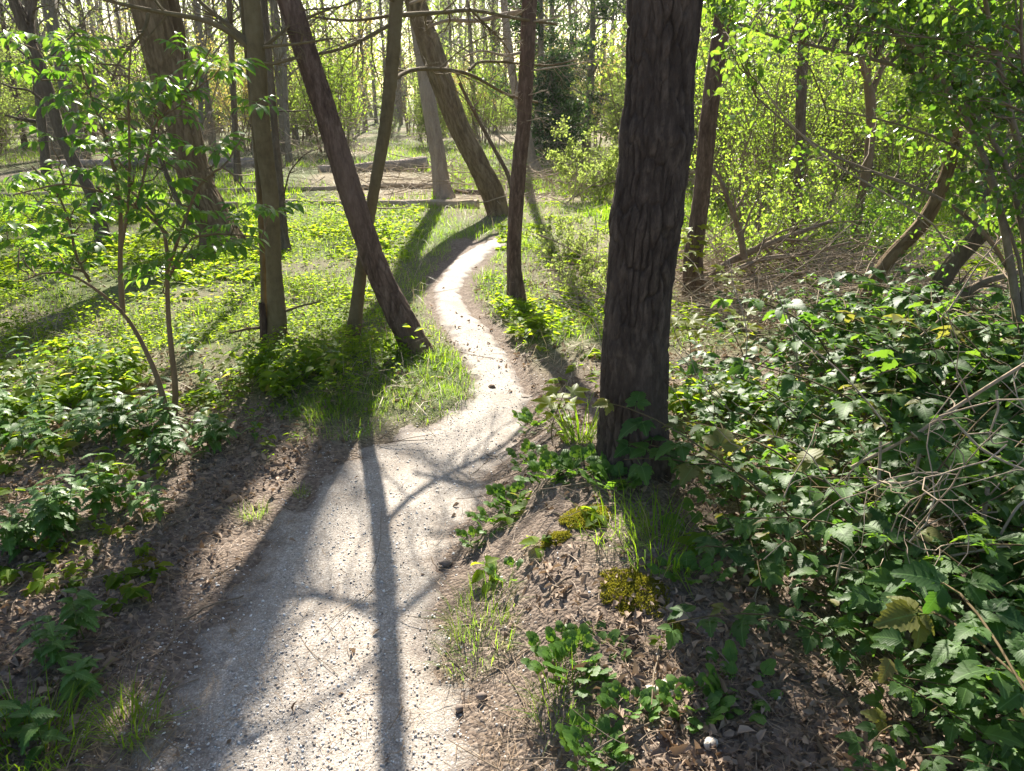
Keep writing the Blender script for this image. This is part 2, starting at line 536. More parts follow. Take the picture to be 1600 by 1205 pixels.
M['elder_leaf'] = leaf_mat('elder_leaf', (.045, .11, .018), (.075, .16, .025), (.15, .34, .02), (.30, .50, .04), 0.5, 0.42, 0.4, 0.15)
M['elder_leaf_o'] = leaf_mat('elder_leaf_single', (.045, .11, .018), (.075, .16, .025), (.15, .34, .02), (.30, .50, .04), 0.5, 0.42, 0.4, 0.06, per_object=True)
M['bramble_leaf'] = leaf_mat('bramble_leaf', (.022, .058, .016), (.068, .135, .030), (.09, .25, .02), (.26, .43, .03), 0.42, 0.55, 0.22, 0.08, per_object=True, odd=(.05, (.15, .14, .04), (.36, .32, .05)))
M['nettle_leaf'] = leaf_mat('nettle_leaf', (.04, .10, .018), (.075, .16, .028), (.12, .32, .02), (.26, .46, .04), 0.42, 0.5, 0.35, 0.12, per_object=True)
M['avens_leaf'] = leaf_mat('avens_leaf', (.055, .125, .02), (.09, .185, .03), (.18, .38, .02), (.32, .5, .04), 0.42, 0.5, 0.35, 0.08, per_object=True)
M['maple_leaf'] = leaf_mat('maple_leaf', (.09, .14, .015), (.15, .19, .02), (.34, .44, .02), (.55, .55, .03), 0.55, 0.5, 0.3, 0.08, per_object=True)
M['cover_leaf'] = leaf_mat('cover_leaf', (.055, .115, .012), (.12, .18, .022), (.25, .45, .012), (.52, .64, .025), 0.6, 0.6, 0.12, odd=(.04, (.24, .20, .07), (.45, .38, .08)))
M['grass'] = leaf_mat('grass', (.045, .11, .012), (.10, .18, .02), (.20, .42, .012), (.44, .62, .02), 0.55, 0.55, 0.2, odd=(.06, (.34, .28, .15), (.45, .38, .2)))
M['straw'] = leaf_mat('straw', (.30, .24, .15), (.46, .38, .25), (.36, .28, .16), (.52, .42, .26), 0.3, 0.6, 0.3)
M['hawthorn_leaf'] = leaf_mat('hawthorn_leaf', (.03, .075, .016), (.065, .13, .028), (.12, .30, .02), (.36, .54, .04), 0.45, 0.30, 0.7)
M['fresh_leaf'] = leaf_mat('fresh_leaf', (.11, .17, .03), (.17, .22, .045), (.29, .50, .04), (.50, .66, .07), 0.55, 0.5, 0.3)
M['yellow_leaf'] = leaf_mat('yellow_leaf', (.26, .22, .05), (.34, .29, .08), (.50, .40, .09), (.62, .52, .14), 0.5, 0.5, 0.3)
M['far_leaf'] = leaf_mat('far_leaf', (.11, .14, .04), (.19, .22, .06), (.30, .43, .07), (.48, .58, .13), 0.5, 0.6, 0.2)
M['evergreen_leaf'] = leaf_mat('evergreen_leaf', (.015, .045, .014), (.035, .085, .022), (.04, .11, .02), (.10, .20, .03), 0.3, 0.45, 0.4)
M['pine_needle'] = leaf_mat('pine_needle', (.02, .05, .015), (.04, .08, .02), (.06, .12, .02), (.10, .18, .03), 0.3, 0.5, 0.3)
M['litter_leaf'] = leaf_mat('litter_leaf', (.085, .055, .036), (.38, .28, .20), (.14, .08, .04), (.30, .20, .11), 0.18, 0.7, 0.25)
M['needle_litter'] = leaf_mat('needle_litter', (.15, .095, .05), (.36, .255, .16), (.2, .12, .06), (.36, .25, .15), 0.15, 0.6, 0.3)
M['moss'] = leaf_mat('moss', (.15, .15, .016), (.24, .215, .03), (.30, .29, .02), (.42, .38, .04), 0.35, 0.8, 0.1)

# ================================================================== GROUND AND PATH
def spaced(a, b, step, far_lo, far_hi, n):
    mid = np.arange(a, b + 1e-6, step)
    lo = a - np.geomspace(step * 1.3, a - far_lo, n)[::-1]
    hi = b + np.geomspace(step * 1.3, far_hi - b, n)
    return np.r_[lo, mid, hi]
gx = spaced(-3.0, 3.0, 0.035, -420, 420, 65)
gy = spaced(0.8, 6.6, 0.035, -60, 700, 70)
GX, GY = np.meshgrid(gx, gy)
GXf, GYf = GX.ravel(), GY.ravel()
GZ = H(GXf, GYf)
ni, nj = len(gy), len(gx)
gi = np.arange(ni * nj).reshape(ni, nj)
gq = np.stack([gi[:-1, :-1], gi[:-1, 1:], gi[1:, 1:], gi[1:, :-1]], -1).reshape(-1, 4)

def field_green(x, y):
    """how much of the ground is under fresh green growth, 0..1"""
    n = fbm(x * 0.55, y * 0.55, seed=51, octv=4)
    left = pcx(np.minimum(y, 9)) - phw(np.minimum(y, 9)) - x
    f = sstep(3.3, 4.9, y + (n - .5) * 1.6 + 0.35 * sstep(1.0, 2.4, left)) * sstep(-0.05, 0.1, left)
    right = -left - 2 * phw(np.minimum(y, 9))
    f = np.maximum(f, sstep(4.2, 5.6, y + (n - .5) * 1.6) * sstep(-0.02, 0.15, right) * (1 - sstep(1.3, 2.4, right)))
    f = f * (1 - 0.3 * sstep(11.5, 14.5, y)) + 0.9 * sstep(13, 15, y) * sstep(.36, .52, n)
    f = np.maximum(f, .8 * sstep(9.2, 9.6, y) * (1 - sstep(12, 13.5, y)) * (path_d(x, y) > 1.1))
    return np.clip(f * (0.45 + 1.1 * sstep(.38, .6, n)), 0, 1)
gg = field_green(GXf, GYf)

m, nt = new_mat('woodland_floor')
v = texco(nt, 'Object')
n1 = noise(nt, v, 2.2, 6, 0.65); n2 = noise(nt, v, 18, 6, 0.7); n3 = noise(nt, v, 95, 4, 0.7)
ch = voro(nt, v, 85, 'F1', 'Color')
sepc = nt.nodes.new('ShaderNodeSeparateColor'); nt.links.new(ch, sepc.inputs[0])
soil = ramp(nt, n2, [(0.3, (.070, .053, .042)), (0.55, (.135, .104, .082)), (0.78, (.21, .165, .132))])
lit = ramp(nt, sepc.outputs[0], [(0.0, (.085, .063, .049)), (0.5, (.175, .134, .103)), (0.85, (.28, .22, .17)), (1.0, (.30, .25, .205))])
col = mixc(nt, maths(nt, 'MULTIPLY', maths(nt, 'ADD', n1, maths(nt, 'MULTIPLY', n3, 0.4)), 0.75, True), soil, lit)
gre = ramp(nt, n2, [(0.3, (.050, .075, .020)), (0.6, (.10, .13, .035)), (0.8, (.22, .20, .10))])
col = mixc(nt, maths(nt, 'MULTIPLY', attr(nt, 'green'), 0.85), col, gre)
dry = ramp(nt, n2, [(0.3, (.16, .12, .075)), (0.55, (.32, .26, .17)), (0.75, (.42, .36, .25))])
col = mixc(nt, maths(nt, 'MULTIPLY', attr(nt, 'dry'), 0.9), col, dry)
hh = maths(nt, 'ADD', maths(nt, 'MULTIPLY', n2, 1.0), maths(nt, 'ADD', maths(nt, 'MULTIPLY', n3, 0.5), maths(nt, 'MULTIPLY', voro(nt, v, 85), -0.6)))
finish(m, nt, col, 0.95, 0.12, bump(nt, hh, 0.8, 0.012))
M['ground'] = m
dry = .75 * sstep(10.5, 13.5, GYf) * (1 - gg) + 0.35 * sstep(5.5, 8, GYf) * sstep(0.5, 1.6, GXf - pcx(np.minimum(GYf, 9)))
g_o = link('ground', make_mesh('ground', np.stack([GXf, GYf, GZ], 1), [gq], M['ground'], True, {'green': gg, 'dry': np.clip(dry, 0, 1)}))
kind(g_o, 'structure', 'brown woodland floor of soil, dead leaves and patchy green growth')

# ---- the path: a strip of crushed shell grit that sinks under the litter at its ragged edges
NW = 49
tt = np.linspace(-1.28, 1.28, NW)
cross = PC[:, None, :] + (PR - PC)[:, None, :] * tt[None, :, None]
px_, py_ = cross[..., 0].ravel(), cross[..., 1].ravel()
edge = np.abs(np.tile(tt, NPATH))
nz = fbm(px_ * 9, py_ * 9, seed=71, octv=5) - .5
lift = 0.016 * (1 - sstep(0.55, 1.22, edge + nz * 0.7)) - 0.004 - 0.05 * sstep(1.12, 1.28, edge)
pz = H(px_, py_) + lift
pi_ = np.arange(NPATH * NW).reshape(NPATH, NW)
pq = np.stack([pi_[:-1, :-1], pi_[:-1, 1:], pi_[1:, 1:], pi_[1:, :-1]], -1).reshape(-1, 4)
m, nt = new_mat('shell_grit')
v = texco(nt, 'Object')
n1 = noise(nt, v, 3.0, 5, 0.6); n2 = noise(nt, v, 30, 6, 0.7); n3 = noise(nt, v, 220, 3, 0.6)
c1 = voro(nt, v, 130, 'F1', 'Color'); s1 = nt.nodes.new('ShaderNodeSeparateColor'); nt.links.new(c1, s1.inputs[0])
c2 = voro(nt, v, 260, 'F1', 'Color'); s2 = nt.nodes.new('ShaderNodeSeparateColor'); nt.links.new(c2, s2.inputs[0])
base = ramp(nt, n2, [(0.25, (.19, .157, .125)), (0.5, (.28, .238, .194)), (0.75, (.37, .322, .267))])
chips = ramp(nt, s1.outputs[0], [(0.0, (.18, .148, .12)), (0.3, (.28, .24, .20)), (0.7, (.39, .345, .29)), (0.88, (.48, .435, .375)), (1.0, (.72, .68, .61))])
fine = ramp(nt, s2.outputs[1], [(0.0, (.18, .155, .13)), (0.6, (.32, .284, .243)), (1.0, (.60, .57, .53))])
col = mixc(nt, 0.5, mixc(nt, 0.55, base, chips), fine)
col = mixc(nt, maths(nt, 'MULTIPLY', maths(nt, 'SUBTRACT', n1, 0.52, True), 3.2, True), col, (.21, .165, .125))
hh = maths(nt, 'ADD', maths(nt, 'MULTIPLY', voro(nt, v, 130), -0.9), maths(nt, 'ADD', maths(nt, 'MULTIPLY', n2, 0.9), maths(nt, 'MULTIPLY', voro(nt, v, 260), -0.5)))
ed = maths(nt, 'ADD', attr(nt, 'edge'), maths(nt, 'MULTIPLY', maths(nt, 'SUBTRACT', n2, 0.5), 1.6), True)
col = mixc(nt, maths(nt, 'MULTIPLY', ed, 0.9), col, mixc(nt, s1.outputs[1], (.075, .057, .046), (.17, .135, .11)))
finish(m, nt, col, 0.9, 0.25, bump(nt, hh, 0.55, 0.004))
M['path'] = m
p_o = link('path', make_mesh('path', np.stack([px_, py_, pz], 1), [pq], m, True, {'edge': sstep(.55, 1.12, edge + nz * .9)}))
kind(p_o, 'structure', 'narrow winding footpath of pale crushed shell grit')

# ================================================================== TREES
def trunk_line(base, pts, top, r_top, lean_y=0.0):
    """centre line and radii from photo points (px, py, width in px) in the tree's own vertical plane, then on up to its top"""
    Y0 = base[1]
    P, Q = [], []
    for (px, py, w) in pts:
        q = on_plane(px, py, Y0)
        q = on_plane(px, py, Y0 + lean_y * max(0, q[2] - base[2]))
        dep = to_px(q)[2]
        P.append(q); Q.append(w * dep / FPX / 2)
    P = np.array(P); Q = np.array(Q)
    nvis = len(P)
    d = unit(P[-1] - P[-2]); cur = P[-1]; r = Q[-1]
    ext, er = [], []
    z0 = cur[2]; n = 9
    for j in range(1, n + 1):
        d = unit(d + np.array([0, 0, 0.10]))
        cur = cur + d * (top - z0) / n
        ext.append(cur); er.append(r + (r_top - r) * j / n)
    b = P[0] - unit(P[1] - P[0]) * 0.12
    return np.vstack([b[None], P, np.array(ext)]), np.r_[Q[0], Q, er], z0

def bark_tube(P, Q, zvis, n, dl, bark, seed, flare=0.3, dl_far=0.25, fl_h=0.16):
    s = np.r_[0, np.cumsum(np.linalg.norm(np.diff(P, axis=0), axis=1))]
    svis = np.interp(zvis + 0.25, P[:, 2], s)
    t = np.r_[np.arange(0, svis, dl), np.arange(svis, s[-1], dl_far), s[-1]]
    C = np.stack([np.interp(t, s, P[:, k]) for k in range(3)], 1)
    nsm = int(0.12 / dl)
    C[1:-1] = C[1:-1]
    for _ in range(max(1, nsm)):
        C[1:-1] = (C[:-2] + 2 * C[1:-1] + C[2:]) / 4
    Rr = np.interp(t, s, Q)
    for _ in range(max(1, nsm // 2)):
        Rr[1:-1] = (Rr[:-2] + 2 * Rr[1:-1] + Rr[2:]) / 4
    T = unit(np.gradient(C, axis=0))
    b1 = unit(np.cross(T, np.array([0, 1.0, 0])[None])); b2 = np.cross(T, b1)
    th = np.linspace(0, 2 * np.pi, n, endpoint=False)
    TH, SS = np.meshgrid(th, t)
    Rm = np.repeat(Rr[:, None], n, 1)
    hb = np.maximum(SS - 0.12, 0)
    lob = 0.55 + 0.45 * np.sin(TH * 5 + seed) * np.sin(TH * 2 + seed * 1.7)
    Rm = Rm * (1 + flare * np.exp(-hb / fl_h) * lob)
    r0 = float(np.median(Rr[: max(4, len(Rr) // 2)]))
    cx, cy = np.cos(TH), np.sin(TH)
    Rm = Rm * (1 + 0.05 * (fbm(cx * 1.4 + seed, cy * 1.4, SS * 2.2, seed=seed, octv=3) - .5) * 2)
    crack = np.ones_like(Rm)
    if bark == 'pine':
        ncell = max(6, int(round(2 * np.pi * r0 / 0.034)))
        q3 = r0 * 9
        wu = (fbm(cx * q3, cy * q3, SS * 6, seed=seed + 5, octv=5) - .5) * 1.7
        wv = (fbm(cx * q3 + 9, cy * q3, SS * 9, seed=seed + 6, octv=5) - .5) * 1.6
        u = TH / (2 * np.pi) * ncell + wu; v = SS / 0.14 + wv
        f1, f2, cid = worley(u, v, seed, ncell)
        wid = .10 + .30 * fbm(cx * q3 + 4, cy * q3, SS * 5, seed=seed + 9, octv=3)
        crack = sstep(0.02, 1.0, (f2 - f1) / wid)
        deep = sstep(.36, .66, fbm(cx * q3 * .8, cy * q3 * .8 + 5, SS * 4, seed=seed + 12, octv=3))
        crack = 1 - (1 - crack) * (.14 + .86 * deep)
        u2 = TH / (2 * np.pi) * ncell * 2 + wu * 2.2; v2 = SS / 0.075 + wv * 2.2
        g1, g2, cid2 = worley(u2, v2, seed + 3, ncell * 2)
        flake = sstep(0.02, 0.18, g2 - g1)
        amp = min(0.0095, r0 * 0.10)
        disp = amp * (crack - 0.75) + amp * 0.45 * (cid - .5) + amp * 0.32 * (flake - .6) * crack + amp * 0.4 * (cid2 - .5)
        disp = disp + amp * 0.6 * (fbm(cx * r0 * 55, cy * r0 * 55, SS * 34, seed=seed + 8, octv=4) - .5)
        Rm = Rm + disp
    elif bark == 'ridge':
        nr = max(8, int(round(2 * np.pi * r0 / 0.05)))
        wu = (fbm(cx * 2.5, cy * 2.5, SS * 3.0, seed=seed + 5, octv=4) - .5) * 3.2
        u = TH / (2 * np.pi) * nr + wu; v = SS / 0.34 + (fbm(cx * 3, cy * 3, SS * 4, seed=seed + 6) - .5)
        f1, f2, cid = worley(u, v, seed, nr)
        crack = sstep(0.03, 0.35, f2 - f1)
        amp = min(0.02, r0 * 0.1)
        Rm = Rm + amp * (crack - .7) + amp * .4 * (cid - .5) + amp * .4 * (fbm(cx * r0 * 30, cy * r0 * 30, SS * 8, seed=seed + 8) - .5)
    elif bark == 'smooth':
        Rm = Rm * (1 + 0.035 * (fbm(cx * 2 + 3, cy * 2, SS * 5, seed=seed + 2) - .5) * 2) + 0.0012 * np.sin(SS * 90 + 4 * fbm(cx * 2, cy * 2, SS * 3, seed=seed))
    V = C[:, None, :] + (b1[:, None, :] * cx[..., None] + b2[:, None, :] * cy[..., None]) * Rm[..., None]
    k = len(t)
    idx = np.arange(k * n).reshape(k, n)
    a, b = idx[:-1], idx[1:]
    q = np.stack([a, np.roll(a, -1, 1), np.roll(b, -1, 1), b], -1).reshape(-1, 4)
    return V.reshape(-1, 3), [q], {'crack': crack.ravel()}

def quick_twigs(P, Rr, m1, m2, k=5, L1=0.5, L2=0.45, ang=50, up=0.05, t0=0.15, n=(4, 3), wig=0.16, g=rng, rr=0.5):
    A, RA = spawn(P, Rr, m1, t0, 1.0, ang, L1, rr, k, up, wig, g)
    out = [tubes(A, RA, n[0])]
    ends = A
    if m2:
        B, RB = spawn(A, RA, m2, 0.2, 1.0, ang, L2, 0.6, 4, up, wig, g)
        out.append(tubes(B, np.maximum(RB, 0.0012), n[1])); ends = B
    return [(V, [q], {}) for V, q in out], A, ends

TREES = {}
def tree(key, name, label, base_px, pts, mat, bark, top, r_top=0.05, n=64, dl=0.012, flare=0.3, seed=1, lean_y=0.0, group=None, limbs=10, leafy='bare', limb_from=None, fl_h=0.16, base=None, limb_len=0.28):
    base = ground(*base_px) if base is None else base
    P, Q, zvis = trunk_line(base, pts, top, r_top, lean_y)
    root = thing(name, label, 'tree', base, group)
    V, F, A = bark_tube(P - base, Q, zvis - base[2], n, dl, bark, seed, flare, fl_h=fl_h)
    link('trunk', make_mesh('trunk', V, F, M[mat], True, A), root)
    TREES[key] = (root, base, P, Q)
    if limbs:
        g = np.random.default_rng(seed + 100)
        zl = limb_from or max(zvis + 0.9, 3.2)
        s = np.linspace(0, 1, len(P))
        up = P[:, 2] > zl - 0.8
        PP = resample(P[up] - base, 24)[None]; QQ = np.linspace(np.interp(zl, P[:, 2], Q), r_top, 24)[None]
        A1, R1 = spawn(PP, QQ, limbs, 0.12, 0.98, 62, limb_len, 0.42, 7, 0.06, 0.09, g)
        parts = [tubes(A1, R1, 6)]
        A2, R2 = spawn(A1, R1, 7, 0.2, 1, 48, 0.5, 0.55, 5, 0.03, 0.12, g); parts.append(tubes(A2, R2, 4))
        A3, R3 = spawn(A2, R2, 4, 0.2, 1, 45, 0.55, 0.55, 4, 0.03, 0.14, g); parts.append(tubes(A3, np.maximum(R3, .002), 3))
        Vb, Fb, Ab = merge([(v_, [q_], {}) for v_, q_ in parts])
        link('limbs', make_mesh('limbs', Vb, Fb, M[mat]), root)['kind'] = 'stuff'
        if leafy != 'bare':
            ends = A3[:, 1:].reshape(-1, 3)
            cnt, sz, mt = leafy
            i = g.integers(0, len(ends), cnt)
            pos = ends[i] + g.normal(0, .05, (cnt, 3))
            Vl, Fl, Al = leaf_cloud(T_diamond(0.5), pos, rand_dir(cnt, g), rand_dir(cnt, g), sz * g.uniform(.6, 1.2, cnt), g)
            o = link('crown', make_mesh('crown', Vl, Fl, M[mt], False, Al), root)
            o['kind'] = 'stuff'
    return root, base, P, Q

def branch_part(root, base, pts_list, mat='smooth_bark', m1=8, m2=3, name='branch', L1=0.42, seed=0, twr=0.45, ang=48, dy=0.0):
    """branches drawn through photo points (px, py) starting at width w0, each with its own twigs"""
    for i, (pts, w0, w1, y0, y1) in enumerate(pts_list):
        yy = np.linspace(y0, y1, len(pts))
        B = poly([on_plane(a, b, base[1] + y) for (a, b), y in zip(pts, yy)], 14)
        dep = np.array([to_px(b)[2] for b in B])
        rr = np.linspace(w0, w1, 14) * dep / FPX / 2 * (1.08 if name != 'stem' else 1)
        B = B - base
        g = np.random.default_rng(seed * 31 + i)
        V_, q_ = tubes(B[None], rr[None], 8)
        br = link(name, make_mesh(name, V_, [q_], M[mat]), root)
        if m1:
            tw, _, _ = quick_twigs(B[None], rr[None], m1, m2, 6, L1, 0.5, ang, 0.02, 0.15, (5, 3), 0.15, g, twr)
            V_, F_, A_ = merge(tw)
            link('twig', make_mesh('twig', V_, F_, M[mat]), br)['kind'] = 'stuff'

# 1 the big pine on the right
T1 = tree('big', 'pine_tree', 'thick dark pine with deeply cracked bark right of the path, broadest trunk', (986, 722),
          [(988, 722, 103), (989, 640, 103), (991, 550, 102), (999, 450, 98), (1005, 395, 103), (1010, 350, 111), (1016, 300, 106), (1022, 250, 107), (1025, 212, 116), (1029, 160, 104), (1033, 100, 104), (1039, 0, 114)],
          'pine_bark', 'pine', 13, 0.09, n=230, dl=0.0065, flare=0.26, fl_h=.11, seed=4, limbs=12, leafy=(2500, .12, 'pine_needle'), limb_from=8.0, limb_len=0.2)
# 2 the leaning pine left of the path
T2 = tree('lean', 'pine_tree', 'dark rough-barked pine leaning steeply left, its foot at the bend of the path', (651, 549),
          [(651, 548, 43), (628, 500, 41), (602, 450, 37), (581, 400, 37), (548, 300, 36), (517, 200, 34.5), (484, 100, 34), (451, 0, 35)],
          'pine_red_bark', 'pine', 10, 0.06, n=110, dl=0.011, flare=0.22, seed=7, limbs=9, leafy=(1600, .12, 'pine_needle'), limb_from=6.5, limb_len=0.2)
# 3 smooth double trunk
T3 = tree('smooth', 'beech_tree', 'smooth olive-grey upright trunk with a thinner stem and a broken stub at its foot', (430, 552),
          [(430, 551, 36), (433, 500, 29), (428, 420, 24), (422, 300, 24.5), (409, 200, 26), (402, 100, 28), (393, 0, 26)],
          'smooth_bark', 'smooth', 9, 0.04, n=56, dl=0.015, flare=0.25, seed=9, limbs=10)
rt, b3 = T3[0], T3[1]
branch_part(rt, b3, [([(412, 560), (413, 450), (408, 350), (402, 250), (392, 140), (383, 60), (376, -40)], 11, 8, .06, .10)], 'smooth_bark', 0, 0, 'stem', seed=1)
branch_part(rt, b3, [([(414, 556), (412, 510), (409, 474)], 15, 9, -.03, -.05)], 'pine_red_bark', 0, 0, 'broken_stub', seed=2)
branch_part(rt, b3, [([(398, 85), (372, 58), (330, 33), (282, 24), (232, 16), (170, 2), (120, -14)], 9, 4, 0, -.25),
                     ([(396, 72), (372, 52), (345, 30), (318, 8), (290, -20)], 8, 5, 0, .3),
                     ([(404, 80), (432, 58), (452, 40), (480, 28), (520, 12)], 6, 3, 0, .2),
                     ([(398, 76), (430, 72), (470, 68), (520, 60)], 5, 2.5, 0, -.15),
                     ([(402, 98), (428, 100), (470, 90)], 5, 2.5, 0, -.1),
                     ([(232, 22), (228, 45), (205, 72), (186, 95), (174, 128)], 6, 2, -.2, -.35),
                     ([(443, 513), (470, 545), (492, 560)], 3, 1.5, 0, -.2), ([(444, 487), (470, 478), (500, 472)], 4, 2, 0, -.1),
                     ([(412, 512), (385, 514), (362, 520)], 5, 3, 0, -.15)], 'smooth_bark', 11, 3, seed=3)
# 4 slim beech leaning right
T4 = tree('beech', 'beech_tree', 'slim smooth olive trunk crossing behind the leaning pine, with long bare side branches', (549, 537),
          [(549, 539, 23), (555, 500, 21), (567, 400, 17.5), (584, 300, 17.5), (602, 200, 19), (613, 100, 21), (620, 0, 21)],
          'smooth_bark', 'smooth', 9, 0.04, n=52, dl=0.015, flare=0.2, seed=12, limbs=9, lean_y=.10)
branch_part(T4[0], T4[1], [(p_, a_, b_, c_ + .2, d_ + .2) for p_, a_, b_, c_, d_ in [([(610, 128), (620, 121), (634, 111), (652, 107), (690, 108), (735, 113), (765, 134), (800, 153), (840, 160)], 7, 3.5, 0, 1.4),
                           ([(611, 38), (582, 54), (550, 71), (516, 82), (470, 88), (425, 98), (390, 110)], 6, 2.2, 0, -.4),
                           ([(622, 24), (660, 21), (690, 20), (735, 14), (800, 28), (870, 38)], 7, 3.5, 0, 1.3),
                           ([(612, 24), (580, 30), (543, 33), (500, 28), (450, 20)], 5, 2, 0, .3),
                           ([(734, 14), (760, 40), (785, 64), (800, 90)], 4, 2, .6, 1.2),
                           ([(620, 2), (590, -8), (560, -2), (530, 12), (470, 16)], 5, 2, 0, -.6),
                           ([(733, 110), (745, 96), (775, 96), (860, 104), (905, 92)], 4.5, 2, .75, 1.5)]], 'smooth_bark', 13, 4, seed=5)
# 5 pine in the middle right of the path
T5 = tree('mid', 'pine_tree', 'slender reddish-brown pine right of the winding path', (806, 467),
          [(807, 466, 27), (803, 420, 22), (803, 380, 22), (808, 300, 22.5), (814, 230, 22), (818, 200, 22), (823, 100, 23), (827, 0, 23)],
          'pine_red_bark', 'pine', 10, 0.04, n=72, dl=0.013, flare=0.2, seed=15, limbs=8, leafy=(900, .12, 'pine_needle'), limb_from=6.5, limb_len=0.2)
branch_part(T5[0], T5[1], [([(826, 18), (790, 22), (745, 34), (700, 30), (668, 42)], 8, 4, 0, -.15), ([(829, -40), (780, -30), (730, -8), (690, -12), (640, 6)], 9, 4, 0, .2), ([(830, -70), (850, -60), (900, -30), (950, -35)], 6, 3, 0, -.3),
                           ([(829, -95), (770, -110), (700, -80), (650, -90)], 9, 4, 0, .3), ([(823, 80), (790, 88), (752, 78), (722, 90)], 4.5, 2, 0, -.25), ([(830, -130), (790, -150), (720, -135), (660, -150)], 7, 3, 0, .1),
                           ([(826, 35), (860, 30), (905, 18)], 2.5, 1, 0, -.3), ([(824, 60), (800, 70), (770, 60)], 2.2, 1, 0, -.3),
                           ([(822, 112), (850, 108), (900, 100), (950, 90)], 2.4, 1, 0, -.4), ([(820, 140), (800, 150), (786, 146)], 2, 1, 0, -.2),
                           ([(820, 150), (840, 145), (856, 140)], 2, 1, 0, -.3), ([(817, 190), (830, 188), (846, 184)], 2, 1, 0, -.2),
                           ([(826, 20), (790, 8), (760, -10)], 2.4, 1, 0, -.3)], 'dead_wood', 8, 3, 'dead_branch', seed=6)
# 6 far leaning willow with a thin companion
T6 = tree('willow', 'willow_tree', 'thick leaning trunk with ridged golden-brown bark at the far path bend', (780, 336),
          [(780, 335, 31), (769, 300, 36), (744, 250, 33), (717, 200, 33), (698, 150, 34), (681, 100, 36), (648, 0, 33)],
          'willow_bark', 'ridge', 13, 0.10, n=80, dl=0.03, flare=0.15, seed=19, limbs=12, leafy=(1500, .06, 'fresh_leaf'), fl_h=.3)
branch_part(T6[0], T6[1], [([(801, 312), (797, 276), (775, 238), (757, 204), (738, 170), (718, 130)], 7, 5, -.3, .3)], 'willow_bark', 2, 2, 'stem', seed=8)
# 7 pale trunk
T7 = tree('pale', 'poplar_tree', 'pale pinkish-grey trunk in the clearing just left of the leaning ridged trunk', (692, 309),
          [(692, 308, 32), (690, 295, 26), (685, 250, 23.5), (677, 200, 22.5), (668, 150, 23.5), (661, 100, 22), (650, 20, 22)],
          'pale_bark', 'ridge', 13, 0.08, n=56, dl=0.04, flare=0.25, seed=23, limbs=10, fl_h=.3)
# 8 big leaning trunk on the left
T8 = tree('bigleft', 'willow_tree', 'massive brown trunk leaning left behind the leafy sapling', (350, 384),
          [(348, 382, 60), (343, 365, 52), (331, 335, 48), (312, 300, 47), (298, 250, 48), (286, 200, 49), (272, 150, 51), (257, 100, 53), (231, 0, 56)],
          'willow_bark', 'ridge', 14, 0.12, n=90, dl=0.026, flare=0.35, seed=27, limbs=12, leafy=(1200, .06, 'fresh_leaf'), fl_h=.35)
branch_part(T8[0], T8[1], [([(284, 175), (281, 110), (278, 60), (270, 20), (258, -60), (250, -140)], 30, 22, .12, .2)], 'willow_bark', 0, 0, 'stem', seed=9)
branch_part(T8[0], T8[1], [([(298, 352), (280, 320), (263, 280), (248, 240), (240, 200)], 10, 6, -.3, -.4)], 'grey_bark', 3, 2, 'stem', seed=10)
# 9 thin leaning trunk far left
T9 = tree('thinleft', 'birch_tree', 'thin dark crooked trunk leaning left near the left edge, forked at the top', (164, 396),
          [(164, 396, 26), (157, 350, 19), (142, 300, 17), (113, 250, 18), (92, 200, 17), (77, 150, 18), (62, 100, 18), (43, 60, 16), (22, 5, 15)],
          'grey_bark', 'ridge', 8, 0.04, n=44, dl=0.03, flare=0.25, seed=31, limbs=8)
branch_part(T9[0], T9[1], [([(52, 66), (47, 40), (50, 18), (56, -6), (60, -50)], 10, 7, 0, .1), ([(70, 160), (45, 140), (20, 138), (-10, 125)], 4, 2, 0, -.3),
                           ([(56, 190), (30, 186), (8, 180)], 6, 3, 0, -.2), ([(44, 90), (20, 70), (-10, 40)], 4, 2, 0, .3)], 'grey_bark', 10, 4, seed=11)
# 10 thin dark one behind the smooth trunk
T10 = tree('thinmid', 'birch_tree', 'thin dark straight trunk standing just behind the smooth grey double trunk', (447, 394),
           [(447, 394, 17), (445, 370, 11), (439, 300, 11), (431, 220, 11), (425, 150, 11), (420, 90, 11), (412, 0, 11)], 'grey_bark', 'ridge', 8, .03, n=32, dl=.04, seed=35, limbs=8)
branch_part(T10[0], T10[1], [([(431, 174), (458, 174), (486, 172)], 3, 1.5, 0, -.2), ([(440, 320), (452, 268), (476, 240), (500, 232)], 3, 1.2, 0, -.4)], 'grey_bark', 5, 3, seed=13)
# 11 trunk right behind the big pine
T11 = tree('behind', 'pine_tree', 'brown trunk half hidden behind the right side of the big pine', (1083, 474),
           [(1083, 472, 33), (1083, 400, 28), (1090, 350, 26), (1097, 300, 25), (1106, 200, 26), (1114, 130, 26), (1125, 60, 27), (1133, 0, 28)],
           'pine_red_bark', 'pine', 10, .05, n=66, dl=.016, flare=.2, seed=39, limbs=9, leafy=(900, .12, 'pine_needle'), limb_from=6.5, limb_len=.2)
